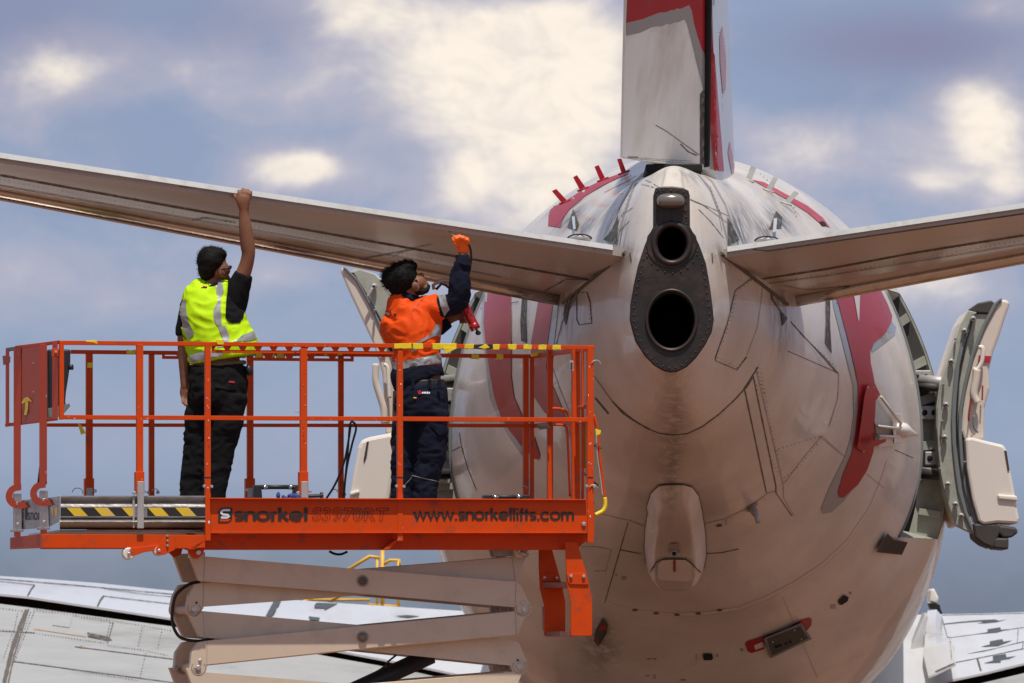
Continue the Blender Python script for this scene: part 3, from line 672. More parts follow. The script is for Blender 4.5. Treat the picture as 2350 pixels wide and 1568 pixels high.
for q in ((945, 1395, 14), (962, 1390, 12), (990, 1383, 9), (1010, 1375, 9), (1030, 1320, 4), (1062, 1362, 4), (928, 1375, 4)):
    (ax, ay), = y1([(q[0], q[1])]); hh = SF.hit(ax, ay)[0]; r_ = q[2] * .0007 * 1.2
    bm = bmesh.new(); box(bm, (hh.x - r_, hh.y - .118, hh.z - r_), (hh.x + r_, hh.y - .104, hh.z + r_)); bm2('panel_switch', bm, 'void' if q[2] > 5 else 'zinc', pn)
# little striped blade at the left of the belly
fl = [SF.hit(*q)[0] for q in y1([(128,1262),(152,1300),(145,1340),(110,1395),(88,1370),(95,1320)])]
bm = bmesh.new(); prism(bm, [h + Vector((0, -.05, 0)) for h in fl], [h + Vector((0, .0, 0)) for h in fl]); bl_ = bm2('belly_antenna', bm, 'girt', air, bevel=.004)
for k, pl in enumerate((y1([(112,1308),(140,1292),(150,1308),(118,1325)]), y1([(100,1362),(120,1350),(118,1378),(108,1390)]))):
    q = [SF.hit(*a)[0] + Vector((0, -.056, 0)) for a in pl]
    bm = bmesh.new(); prism(bm, q, [a + Vector((0, .004, 0)) for a in q]); bm2('antenna_stripe', bm, 'red', bl_)
# fairing with red step and cone on the right flank
for pl, m_, h_ in ((z7([(330,640),(372,636),(398,690),(375,720),(372,800),(350,930),(330,1000),(280,960),(300,820),(315,700)]), 'red', .03),
                   (z7([(372,800),(378,700),(395,715),(480,840),(475,860),(385,850)]), 'lgrey', .015), (z7([(385,850),(475,862),(490,900),(395,905)]), 'seam2', .01),
                   (z7([(395,905),(490,905),(490,950),(395,960)]), 'fus', .03)):
    decal('flank_fairing', pl, SF, h_, m_, air, 7)
for p_, q_ in (((385, 850), (475, 862)), ((385, 900), (475, 905)), ((395, 700), (485, 840))):
    a_, n_ = SF.hit(*z7([p_])[0]); b_, n2_ = SF.hit(*z7([q_])[0]); tube_obj('fairing_strut', [a_ + n_ * .04, b_ + n2_ * .06], .010, 'fus', air, 8)
hp, hn = SF.hit(*z7([(500, 870)])[0]); hq, hn2 = SF.hit(*z7([(590, 905)])[0])
bm = bmesh.new(); base = [SF.hit(*q)[0] + Vector((0, -.11, 0)) for q in z7([(490,790),(520,795),(530,850),(545,890),(515,945),(488,950),(480,860)])]
prism(bm, base, [b + Vector((.02, .08, 0)) for b in base]); bm2('knuckle_plate', bm, 'plastic', air, bevel=.008)
bm = bmesh.new(); a_ = hp + Vector((0, -.10, 0)); b_ = hq + Vector((.03, -.07, 0))
tubes(bm, [a_, a_.lerp(b_, .3), a_.lerp(b_, .55), a_.lerp(b_, .8), b_], [.035, .055, .035, .018, .005], 16); bm2('cone_fairing', bm, 'plastic', air, True)
decal('red_step', z7([(300,945),(330,915),(398,910),(398,925),(330,950)]), SF, .075, 'red', air, 6)
rivets([z7([(398,650),(480,830)]), z7([(330,650),(390,652)]), z7([(405,925),(480,915)]), z7([(310,980),(340,1000)])], SF, 'zinc', air, 9, 1.6, .036)
# ribbed rubber lip below the right door
decal('door_sill_flap', z7([(440,1405),(470,1440),(545,1455),(515,1520),(382,1503),(410,1450)]), SF, .03, 'rubberlip', air, 6)
for i in range(12):
    t = i / 11; seam(z7([(440 + 100 * t, 1415 + 35 * t), (395 + 115 * t, 1500 + 15 * t)]), .9, SF, 'void', air, 'sill_groove', .034)

# vortex generators standing on the aft fuselage
VG = [([(235,320),(262,308),(325,375),(300,398)], 'red'), ([(362,238),(385,225),(438,300),(405,318)], 'red'), ([(490,175),(515,165),(555,245),(525,260)], 'red'), ([(625,130),(650,125),(680,205),(652,215)], 'red'),
      ([(1275,205),(1303,212),(1327,135),(1295,126)], 'lgrey'), ([(1393,250),(1425,262),(1458,182),(1425,168)], 'lgrey'), ([(1515,310),(1542,325),(1587,245),(1560,232)], 'lgrey'), ([(1622,388),(1650,402),(1712,332),(1685,318)], 'lgrey')]
for pl, m_ in VG:
    o = wplate('vortex_generator', z5(pl), 40.45, .012, m_, air, .001); o['label'] = 'red flat fin on left shoulder' if m_ == 'red' else 'grey flat fin on right shoulder'
    q = z5(pl); base = (q[2], q[3]) if m_ == 'red' else (q[0], q[1])
    bx = (base[0][0] + base[1][0]) / 2; by = (base[0][1] + base[1][1]) / 2
    a_ = P(bx - 13, by + (5 if m_ == 'red' else -5), 40.42); b_ = P(bx + 13, by + (-5 if m_ == 'red' else 5), 40.42)
    tube_obj('generator_foot', [a_, b_], .007, m_, o, 6)

# stabilisers
def stab(TEr, TE0, LEr, LE0, s0, s1, name, side):
    bm = bmesh.new(); prof = []
    n = 14
    for s in [s0 + (s1 - s0) * i / 18 for i in range(19)]:
        te = TEr.lerp(TE0, s); le = LEr.lerp(LE0, s); ch = (le - te).length
        ring = []
        for j in range(n + 1):      # lower surface TE->LE
            c = j / n; t = .055 * ch * math.sin(math.pi * min(1, c ** .85)) ** .7 if 0 < c < 1 else 0
            ring.append(te.lerp(le, c) + Vector((0, 0, -.052 * (1 - c) - t * .38 * (c ** .5))))
        for j in range(n - 1, -1, -1):
            c = j / n; t = .05 * ch * math.sin(math.pi * min(1, c ** .85)) ** .7 if 0 < c < 1 else 0
            ring.append(te.lerp(le, c) + Vector((0, 0, t * .6)))
        prof.append([bm.verts.new(p) for p in ring])
    k = len(prof[0])
    lef = []
    for a, b in zip(prof, prof[1:]):
        for j in range(k):
            f_ = bm.faces.new((a[j], a[(j + 1) % k], b[(j + 1) % k], b[j]))
            if n - 2 <= j <= n + 1: lef.append(f_)
    bm.faces.new(prof[0]); bm.faces.new(list(reversed(prof[-1])))
    bmesh.ops.triangulate(bm, faces=bm.faces)
    o = bm2(name, bm, 'stabp', air)
    for p_ in o.data.polygons: p_.use_smooth = True
    me = o.data
    try:
        me.set_sharp_from_angle(angle=R(40))
    except Exception: pass
    return o
M['stabp'] = mat('stabiliser_paint', (.42, .36, .32), .33, var=.07, scale=2, coat=.35, dirt=(.30, .23, .19), dscale=3, damt=.6, stretch=(.3, 1, 1), coatr=.12)
TErL, TE0L = P(1434, 571, 37.5), P(0, 355, 36.2); LErL, LE0L = P(1292, 680, 39.1), P(0, 436, 37.8)
TErR, TE0R = P(1655, 573, 37.5), P(2350, 470, 36.95); LErR, LE0R = P(1808, 684, 39.1), P(2350, 582, 38.6)
stL = stab(TErL, TE0L, LErL, LE0L, -.0, 1.55, 'left_stabiliser', -1); stR = stab(TErR, TE0R, LErR, LE0R, -.0, 3.2, 'right_stabiliser', 1)
stL.name = 'horizontal_stabiliser'; stR.name = 'horizontal_stabiliser'
SL_ = Surf([stL]); SR_ = Surf([stR])
def le_tube(a, b, ea, eb, parent, s1):
    bm = bmesh.new(); pts = [a.lerp(b, s1 * i / 14 + .0) + Vector((0, .0, -.018)) for i in range(15)]
    tubes(bm, pts, .052, 12); 
    return bm2('leading_edge', bm, 'polish', parent, True)
le_tube(LErL, LE0L, 0, 0, stL, 1.54); le_tube(LErR, LE0R, 0, 0, stR, 3.1)
for a, b, s1, pr in ((TErL, TE0L, 1.5, stL), (TErR, TE0R, 3.1, stR)):   # blunt pale trailing edge strip
    bm = bmesh.new(); q0 = a.lerp(b, .02) + Vector((0, -.006, .012)); q1 = a.lerp(b, s1) + Vector((0, -.006, .012)); d = Vector((0, -.026, -.034)); e = Vector((0, .05, -.01))
    prism(bm, [q0, q1, q1 + d, q0 + d], [q0 + e, q1 + e, q1 + d + e, q0 + d + e]); bm2('trailing_edge', bm, 'te', pr)
for pl, wd, sf, pr in (([(0, 402), (430, 480), (700, 527), (1100, 598), (1352, 642)], 3.0, SL_, stL), ([(412, 428), (560, 445), (1350, 557), (1372, 568), (1362, 572)], 2.0, SL_, stL), ([(412, 428), (425, 417)], 2, SL_, stL),
                   ([(720, 620), (850, 590), (950, 572)], 1.5, SL_, stL), ([(900, 590), (935, 572), (990, 560)], 1, SL_, stL), ([(440, 505), (470, 500), (540, 510)], 1.4, SL_, stL), ([(0, 425), (700, 548), (1150, 635)], 1, SL_, stL), ([(1250, 668), (1300, 640), (1352, 642)], 1.5, SL_, stL),
                   ([(1722, 570), (1735, 574), (1760, 576), (1800, 570), (2350, 490)], 2.0, SR_, stR), ([(1750, 640), (1900, 617), (2100, 580), (2350, 540)], 3.0, SR_, stR), ([(1765, 650), (1900, 632), (2350, 560)], 1, SR_, stR), ([(1800, 655), (1850, 665), (1960, 655)], 1, SR_, stR)):
    seam(pl, wd, sf, 'seam', pr, 'elevator_gap', .004)
rivets([[(0, 412), (430, 492), (1100, 612)], [(800, 610), (860, 590)], [(1130, 655), (1230, 610)], [(1140, 662), (1240, 618)]], SL_, 'seam', stL, 11, 1.0); rivets([[(1780, 648), (1920, 625), (2350, 552)], [(1800, 668), (1900, 650)]], SR_, 'seam', stR, 11, 1.0)
for q, pr in (((1330, 545), stL), ((1760, 550), stR)):   # hinge fairings on top of the roots
    bm = bmesh.new(); ellipsoid(bm, P(q[0], q[1] + 3, 37.75), (.078, .2, .030), 16, 10); o = bm2('hinge_fairing', bm, 'white', pr, True)
    bm = bmesh.new(); tubes(bm, [P(q[0] + 28 * math.cos(R(a)), q[1] + 4 - 11 * math.sin(R(a)), 37.56) for a in range(0, 181, 15)], .005, 6); bm2('fairing_seal', bm, 'black', o)
# root seals: dark lips where the stabilisers enter the body
for a, b in ((TErL, LErL), (TErR, LErR)):
    bm = bmesh.new(); pts = []
    sx = a.x < 1
    for i in range(12):
        p = a.lerp(b, i / 11); pxx = 1175 + p.x * F / p.y; pyy = HOR - (p.z - CZ) * F / p.y + 6 * i / 11
        h, n_ = SF.hit(pxx + (2 if sx else -2) * 1, pyy + 9)
        if h is not None and abs(h.y - p.y) < 1.2: pts.append(h + n_ * .004)
    if len(pts) > 2: tubes(bm, pts, .012, 6); bm2('root_seal', bm, 'seam', air)
    else: bm.free()

# fin and rudder
def fin_sec(z):
    k = z - 3.2; yh = 39.02 - .42 * k; yl = 44.6 - .85 * k; return yh, yl
bm = bmesh.new(); prof = []
for z in (3.0, 3.2, 3.5, 3.9, 4.3, 5, 6, 7.2, 8.6):
    yh, yl = fin_sec(z); ring = []; tm = .225 * (1 - .16 * (z - 3.2)) if z < 5 else .225 * .71 * (1 - .1 * (z - 5))
    cs = [0, .05, .12, .2, .3, .4, .55, .7, .85, .95, 1]
    def hw(c): return tm * (.55 + .45 * math.sin(min(1, c / .35) * math.pi / 2)) if c < .35 else tm * math.cos((c - .35) / .65 * math.pi / 2) ** .8 if c < 1 else 0
    for c in cs: Y = yh + (yl - yh) * c; ring.append(Vector((1.222 + .05 * (Y - 39) + hw(c), Y, CZ + z)))
    for c in reversed(cs[:-1]): Y = yh + (yl - yh) * c; ring.append(Vector((1.222 + .05 * (Y - 39) - hw(c), Y, CZ + z)))
    prof.append([bm.verts.new(p) for p in ring])
for a, b in zip(prof, prof[1:]):
    for j in range(len(a)): bm.faces.new((a[j], a[(j + 1) % len(a)], b[(j + 1) % len(a)], b[j]))
bm.faces.new(prof[-1])
bmesh.ops.triangulate(bm, faces=bm.faces)
fin = bm2('fin', bm, 'white', air)
for p_ in fin.data.polygons: p_.use_smooth = True
fin.data.set_sharp_from_angle(angle=R(40))
bm = bmesh.new(); prof = []
for z in (3.175, 3.6, 4.3, 6, 8.4):
    k = z - 3.2; hy = 39.0 - .42 * k; ty = 37.9 - .42 * k
    h = Vector((1.252 - .012 * k, hy, CZ + z)); t = Vector((.700 + .015 * k, ty, CZ + z + (.0 if z > 3.2 else .0))); ax_ = (t - h).normalized(); nrm = Vector((-ax_.y, ax_.x, 0))
    ring = []
    for c, wv in ((0, .03), (.03, .055), (.15, .07), (.5, .042), (1, .008)): ring.append(h.lerp(t, c) + nrm * wv)
    for c, wv in ((1, .008), (.5, .042), (.15, .07), (.03, .055), (0, .03)): ring.append(h.lerp(t, c) - nrm * wv)
    prof.append([bm.verts.new(p) for p in ring])
for a, b in zip(prof, prof[1:]):
    for j in range(len(a)): bm.faces.new((a[j], a[(j + 1) % len(a)], b[(j + 1) % len(a)], b[j]))
bm.faces.new(prof[-1]); bm.faces.new(prof[0])
M['rud'] = mat('rudder_paint', (.74, .74, .71), .4, var=.04, dirt=(.42, .36, .29), dscale=1.6, damt=.8, coat=.2, stretch=(1.5, 1.5, .6), coatr=.2, dth=(.48, .8))
bmesh.ops.triangulate(bm, faces=bm.faces)
rud = bm2('rudder', bm, 'rud', air)
for p_ in rud.data.polygons: p_.use_smooth = True
rud.data.set_sharp_from_angle(angle=R(40))
SRU = Surf([rud]); SFI = Surf([fin])
RT = [(205,180),(290,160),(340,148),(380,130),(460,100),(500,97),(520,95),(560,78),(580,80),(600,66),(620,70),(640,65),(695,40)]
decal('rudder_marking', z6([(212,-30)] + [(828,-30),(828,450),(790,370),(760,280),(735,190),(715,80),(695,40)] + list(reversed(RT[:-1]))), SRU, .003, 'red', rud)
decal('rudder_marking', z6([(206,180)] + RT[1:] + [(715,80),(735,190),(760,280),(790,370),(820,450),(822,720),(806,700),(790,620),(770,540),(745,440),(715,320),(685,200),(662,150),(640,160),(620,172),(600,176),(580,176),(555,190),(530,190),(520,187),(480,208),(440,205),(400,215),(350,240),(310,258),(207,280)]), SRU, .003, 'grey', rud)
decal('rudder_stain', z6([(782,740),(806,705),(822,725),(826,1290),(784,1288)]), SRU, .004, 'soot', rud, 6)
seam(z6([(435,982),(520,1030),(610,1095),(700,1160),(775,1215)]), 1.6, SRU, 'seam', rud, 'scratch'); seam(z6([(630,1130),(690,1190),(760,1220)]), 2.4, SRU, 'seam', rud, 'scratch'); seam(z6([(175,1235),(500,1265),(780,1285)]), 1, SRU, 'seam2', rud, 'scratch')
rivets([z6([(215,1232),(500,1252),(720,1262)])], SRU, 'seam', rud, 3.5, .9)
for i in range(9): seam(z6([(222 + i * 9, 1225), (218 + i * 9, 1240)]), 1, SRU, 'seam', rud, 'scratch')
decal('fin_marking', z6([(828,-20),(862,-20),(885,350),(920,800),(965,1345),(893,1335),(860,950),(835,500)]), SFI, .007, 'redlight', fin)
decal('fin_marking', z6([(956,205),(985,480),(982,700),(960,740),(938,500),(935,300)]), SFI, .003, 'redpale', fin)
decal('fin_marking', z6([(1015,1110),(1065,1365),(1030,1360),(1000,1200)]), SFI, .003, 'redpale', fin)
decal('fin_marking', z6([(862,-20),(905,-20),(893,40),(865,55)]), SFI, .003, 'grey', fin)
decal('fin_marking', z6([(838,560),(848,560),(895,1330),(862,1325)]), SFI, .003, 'grey', fin)
rivets([z6([(842,0),(850,600),(860,1300)]), z6([(870,300),(940,1330)]), z6([(975,300),(985,560)]), z6([(930,200),(960,900)])], SFI, 'seam', fin, 8, .8)
bm = bmesh.new(); box(bm, (P(1482, 372, 38.4).x, 38.4, CZ + 3.12), (P(1612, 380, 38.4).x, 40.2, CZ + 3.172)); bm2('rudder_base', bm, 'void', air, bevel=.01)
bm = bmesh.new(); tubes(bm, [Vector((1.27, 38.9 - .42 * k, CZ + 3.2 + k)) for k in (0, 1, 2, 3, 5)], .028, 8); bm2('hinge_gap_seal', bm, 'void', fin)

# main wings (far in front of the tail, seen low over their rear surfaces)
def surf_strip(rows, name, m, parent, smooth=True, under=.02):
    bm = bmesh.new(); g_ = [[bm.verts.new(P(x, y, Y)) for x, y, Y in r] for r in rows]
    for a, b in zip(g_, g_[1:]):
        for j in range(len(a) - 1): bm.faces.new((a[j], a[j + 1], b[j + 1], b[j]))
    lo = [[bm.verts.new(v.co + Vector((0, .0, -under))) for v in r] for r in (g_[0], g_[-1])]
    for top, l_ in ((g_[0], lo[0]), (g_[-1], lo[1])):
        for j in range(len(top) - 1): bm.faces.new((top[j], top[j + 1], l_[j + 1], l_[j]))
    for j in range(len(g_[0]) - 1): bm.faces.new((lo[0][j], lo[0][j + 1], lo[1][j + 1], lo[1][j]))
    for e in (0, -1): bm.faces.new([r[e] for r in g_] + [lo[1][e], lo[0][e]])
    o = bm2(name, bm, m, parent); 
    for p_ in o.data.polygons: p_.use_smooth = smooth
    o.data.set_sharp_from_angle(angle=R(30))
    return o
LW = [(-900, 1262, 1225), (-400, 1292, 1306), (0, 1322, 1363), (62, 1326, 1369), (223, 1338, 1393), (395, 1356, 1419), (760, 1383, 1490), (960, 1396, 1528), (1120, 1406, 1562)]
wl = surf_strip([[(x, t + (b - t) * f_ - 10 * math.sin(f_ * math.pi), 57.5 - 3 * f_) for x, t, b in LW] for f_ in (0, .15, .35, .6, .8, 1)], 'main_wing', 'white', air); wl['label'] = 'left wing'
surf_strip([[(x, t + 24, 61.5) for x, t, b in LW], [(x, t + 1, 57.6) for x, t, b in LW]], 'wing_nose', 'white', wl)
LF = [(-900, 1245), (-400, 1325), (0, 1386), (64, 1394), (403, 1439), (760, 1508), (960, 1544), (1120, 1580)]
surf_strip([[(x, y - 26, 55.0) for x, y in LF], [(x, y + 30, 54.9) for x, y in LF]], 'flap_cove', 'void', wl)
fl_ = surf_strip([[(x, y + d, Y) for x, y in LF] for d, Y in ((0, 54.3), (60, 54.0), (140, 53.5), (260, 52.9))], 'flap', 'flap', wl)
SWL = Surf([wl]); SFL = Surf([fl_])
for ln, wd in ((y3([(295,195),(265,235),(235,290)]), 3.5), (y3([(885,290),(855,330),(832,380)]), 3.5), (y3([(0,145),(500,185),(1480,275)]), 1.3), (y3([(0,165),(290,195)]), 1), (y3([(880,290),(1480,360)]), 1.2), (y3([(890,225),(1200,270),(1500,300)]), .9)):
    seam(ln, wd, SWL, 'seam', wl, 'spoiler_gap', .006)
for ln, wd in ((y3([(238,385),(180,520),(100,760),(40,1010),(10,1150)]), 9), (y3([(245,400),(120,800),(70,1032)]), 3), (y3([(970,515),(915,700)]), 1.8), (y3([(0,590),(300,605)]), 1.2), (y3([(640,722),(710,732),(1480,830)]), 1.5), (y3([(120,850),(1480,1030)]), 1.4), (y3([(1230,560),(1190,740)]), .8)):
    seam(ln, wd, SFL, 'seam' if wd > 1 else 'seam2', fl_, 'flap_seam', .006)
decal('oil_stain', y3([(745,600),(930,640),(960,670),(900,670),(750,640)]), SFL, .005, 'soot', fl_); decal('oil_stain', y3([(290,555),(560,590),(735,620),(735,640),(540,610),(290,575)]), SFL, .005, 'seam2', fl_)
decal('patch_plate', y3([(470,430),(625,450),(590,560),(445,540)]), SFL, .006, 'flap', fl_); decal('flap_chip', y3([(640,725),(705,718),(710,738)]), SFL, .008, 'brown', fl_)
rivets([y3([(0,395),(240,425)]), y3([(290,400),(600,440),(960,500),(1480,590)]), y3([(290,415),(600,455),(960,515)]), y3([(150,440),(60,900)]), y3([(290,430),(120,860)]), y3([(260,430),(100,900)]), y3([(240,600),(910,695)]), y3([(960,520),(920,700)]), y3([(940,520),(900,700)]),
        y3([(930,715),(1200,750),(1450,800)]), y3([(1215,560),(1175,740)]), y3([(1380,600),(1340,760)]), y3([(1245,780),(1190,1010)]), y3([(120,850),(500,900),(1000,985),(1200,1015)]), y3([(0,580),(140,590)]), y3([(100,620),(20,850)])], SFL, 'seam', fl_, 6.5, 1.3, .006)
for pl in (z8([(735,358),(700,358),(660,432),(690,432)]), z8([(890,392),(940,395),(935,405),(1000,372),(900,368),(890,380)]), z8([(862,432),(915,438),(912,452),(870,450)]), z8([(1265,430),(1330,426),(1385,432),(1330,438)])):
    decal('wing_marking', pl, SWL, .006, 'arrow', wl, 9)
# right wing
RW = [(1900, 1416, 1625), (2060, 1412, 1590), (2147, 1410, 1568), (2260, 1408, 1544), (2350, 1405, 1522), (2600, 1396, 1466), (3200, 1372, 1330)]
wr = surf_strip([[(x, t + (b - t) * f_ - 6 * math.sin(f_ * math.pi), 57.5 - 3 * f_) for x, t, b in RW] for f_ in (0, .15, .35, .6, .8, 1)], 'main_wing', 'white', air); wr['label'] = 'right wing'
surf_strip([[(x, t + 24, 61.5) for x, t, b in RW], [(x, t + 1, 57.6) for x, t, b in RW]], 'wing_nose', 'white', wr)
RF = [(1900, 1656), (2060, 1618), (2182, 1585), (2350, 1545), (2600, 1490), (3200, 1350)]
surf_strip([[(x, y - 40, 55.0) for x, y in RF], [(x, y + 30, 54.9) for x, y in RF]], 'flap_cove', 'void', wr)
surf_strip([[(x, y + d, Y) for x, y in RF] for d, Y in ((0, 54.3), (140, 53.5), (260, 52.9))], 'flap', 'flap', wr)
SWR = Surf([wr])
for pl in (y2([(1115,1040),(1242,1020),(1250,1045),(1315,1038),(1205,1075),(1030,1082),(1118,1068)]), y2([(1137,1160),(1265,1135),(1272,1163),(1360,1150),(1215,1208),(1048,1212),(1140,1190)]), y2([(1168,1305),(1295,1283),(1305,1318),(1400,1305),(1250,1375),(1080,1375),(1172,1350)]),
           y2([(680,985),(850,965),(1050,948),(1190,942),(1230,955),(1310,940),(1200,972),(1010,982),(1085,968),(1050,958),(850,975),(690,992)])):
    decal('wing_arrow', pl, SWR, .006, 'arrow', wr, 9)
for ln, wd in ((y2([(690,1120),(760,1122),(785,1310),(790,1370)]), 2), (y2([(760,1122),(1100,1075),(1476,1020)]), 1.2), (y2([(785,1310),(1200,1230),(1476,1160)]), 1.4), (y2([(790,1370),(1200,1290),(1476,1230)]), 1.4), (y2([(1420,1040),(1410,1170)]), 1.5), (y2([(1470,1170),(1462,1230)]), 2), (y2([(1015,1330),(1050,1450)]), 4), (y2([(665,900),(1476,880)]), 1)):
    seam(ln, wd, SWR, 'seam', wr, 'spoiler_gap', .006)
o = surf_strip([[(a, b, 54.2) for a, b in y2([(530,1500),(610,1470),(800,1375)])], [(a, b, 55.2) for a, b in y2([(480,1290),(600,1200),(760,1130)])], [(a, b, 56.4) for a, b in y2([(505,1000),(600,990),(690,1110)])], [(a, b, 57.4) for a, b in y2([(520,850),(610,838),(662,900)])]], 'wing_root_fairing', 'white', wr)
SRF = Surf([o]); rivets([y2([(745,1140),(765,1360)]), y2([(470,1250),(475,1400)])], SRF, 'brown', wr, 6, 1.5, .006)
seam(y2([(600,1460),(690,1420),(790,1375)]), 2.5, SRF, 'seam', wr, 'fairing_seam', .006); seam(y2([(540,1080),(680,1090)]), 1, SRF, 'seam2', wr, 'fairing_seam', .006)
wplate('body_fillet', y2([(330,1290),(420,1060),(500,860),(530,900),(500,1040),(480,1300),(530,1490),(490,1560),(420,1500)]), 56, .4, 'white', wr, .03)
wplate('wing_strake', y2([(550,640),(585,625),(630,720),(625,755),(600,780),(545,765)]), 58.5, .5, 'plastic', wr, .03); wplate('strake_bracket', y2([(540,775),(600,770),(650,800),(645,815),(672,885),(650,885),(620,840),(560,835)]), 58.3, .3, 'void', wr, .01)

# ------------------------------------------------------------------ open doors (parts of the airliner)
def door(side, prof, Y, label):
    d = wplate('door', prof['frame'], Y, .10, 'primer', air, .006); d['label'] = label
    q = prof['frame']
    wplate('door_skin', prof['skin'], Y + .02, .78, 'fus', d, .01)
    for k, (nm, m_, dy, t, bv) in {'sealstrip': ('seal_strip', 'seal', -.025, .04, .008), 'inner': ('inner_structure', 'primer', .03, .3, .01), 'lining': ('lining_panel', 'lining', .02, .72, .02), 'rim': ('lining_rim', 'seal', .0, .05, .006),
                                   'cap': ('top_cap', 'girt', .01, .5, .01), 'pack': ('slide_pack', 'plastic', -.06, .62, .045), 'girt': ('girt_bar', 'girt', -.05, .5, .015), 'packrib': ('pack_rib', 'plastic', -.08, .05, .012), 'slot': ('pack_window', 'girt', -.066, .01, .0), 'tab': ('warning_tab', 'redlight', .01, .01, 0)}.items():
        for pl in prof.get(k, []):
            wplate(nm, pl, Y + dy, t, m_, d, bv)
    for (x, y, r_) in prof.get('fit', []):
        bm = bmesh.new(); c = P(x, y, Y - .03); ellipsoid(bm, c, (r_ * .0032, .03, r_ * .0032), 12, 8); bm2('roller_fitting', bm, 'alu', d, True)
        bm = bmesh.new(); ellipsoid(bm, c + Vector((.0, -.03, 0)), (r_ * .0014, .01, r_ * .0014), 8, 6); bm2('fitting_bore', bm, 'girt', d)
    for pl, r_, m_ in prof.get('bars', []):
        tube_obj('door_handle', [P(x, y, Y - .04) for x, y in crom(pl, 5)], r_, m_, d, 8)
    return d
fe = [(880,250),(840,320),(800,440),(760,560),(735,640),(718,760),(716,860),(722,980),(735,1100),(755,1200),(790,1310),(820,1380)]
fi = [(905,1420),(862,1300),(838,1200),(822,1080),(805,950),(802,820),(808,700),(820,560),(850,430),(900,300),(925,262)]
sk_ = [(p[0] - 7, p[1]) for p in fe]
DR = dict(frame=z7(fe + fi), skin=z7([(p[0] - 6, p[1]) for p in fe] + [(p[0] + 14, p[1]) for p in reversed(fe)]),
          sealstrip=[z7([(905,262),(925,262),(900,300),(862,420),(835,540),(820,700),(814,820),(817,950),(833,1080),(850,1200),(874,1300),(925,1440),(905,1425),(858,1310),(826,1200),(808,1080),(795,950),(790,820),(796,700),(810,560),(838,430),(880,320)])],
          inner=[z7([(905,268),(1000,268),(960,345),(905,480),(870,620),(845,780),(842,900),(850,1050),(870,1180),(900,1330),(870,1290),(840,1150),(824,1000),(822,820),(832,640),(862,450),(892,340)])],
          rim=[z7([(1060,188),(1048,186),(1012,215),(955,325),(893,480),(855,640),(830,780),(828,900),(838,1050),(862,1200),(902,1330),(940,1420),(960,1420),(922,1330),(882,1200),(856,1050),(846,900),(848,780),(872,640),(912,480),(972,330),(1030,222)])],
          lining=[z7([(1062,190),(1098,205),(1090,240),(1065,310),(1040,390),(1010,470),(988,560),(992,660),(965,760),(962,930),(860,930),(842,880),(848,780),(868,640),(908,480),(968,330),(1028,220)])],
          cap=[z7([(878,248),(930,212),(1000,198),(1022,216),(990,268),(905,262)])],
          pack=[z7([(862,918),(900,914),(960,930),(1065,955),(1082,985),(1118,1180),(1146,1340),(1140,1368),(1030,1362),(960,1372),(935,1358),(900,1240),(872,1080)])],
          packrib=[z7([(1032,1212),(1136,1220),(1138,1250),(1036,1240)])], slot=[z7([(1068,982),(1080,985),(1096,1085),(1086,1092)])], tab=[z7([(935,485),(1000,490),(992,525),(930,522)])],
          girt=[z7([(905,1365),(1030,1365),(1050,1405),(1010,1495),(960,1475),(915,1440)]), z7([(1035,1372),(1130,1385),(1142,1412),(1105,1440),(1060,1440),(1035,1410)]), z7([(1010,1440),(1092,1440),(1090,1502),(1012,1495)])],
          fit=[(a, b, 7) for a, b in z7([(905,295),(858,358),(790,518),(762,745),(755,915),(772,1160),(812,1265),(842,1325)])] + [(a, b, 3) for a, b in z7([(750,640),(742,832),(812,400),(730,1080),(860,1045)])],
          bars=[(z7([(935,445),(955,448),(950,520),(925,560),(905,556)]), .016, 'plastic'), (z7([(925,560),(918,620),(908,690),(925,735)]), .03, 'lining'), (z7([(880,830),(895,700),(900,675)]), .006, 'gun'), (z7([(955,640),(952,720)]), .006, 'gun'), (z7([(908,800),(910,860),(930,890)]), .008, 'seal')])
dR = door(1, DR, 43.3, 'right rear door, swung fully open')
LP_ = [(95,50),(150,180),(230,350),(300,500),(340,620),(360,700),(375,900),(380,1075)]; LQ = [(452,1075),(446,800),(432,620),(392,500),(322,340),(262,220),(202,110),(130,35),(108,27)]
LFr = [(176,60),(215,42),(310,72),(350,110),(430,235),(480,420),(500,600),(510,800),(505,1060),(480,1300),(440,1480)]; LFi = [(400,1480),(440,1300),(462,1060),(462,800),(450,620),(410,480),(340,340),(270,215),(205,110)]
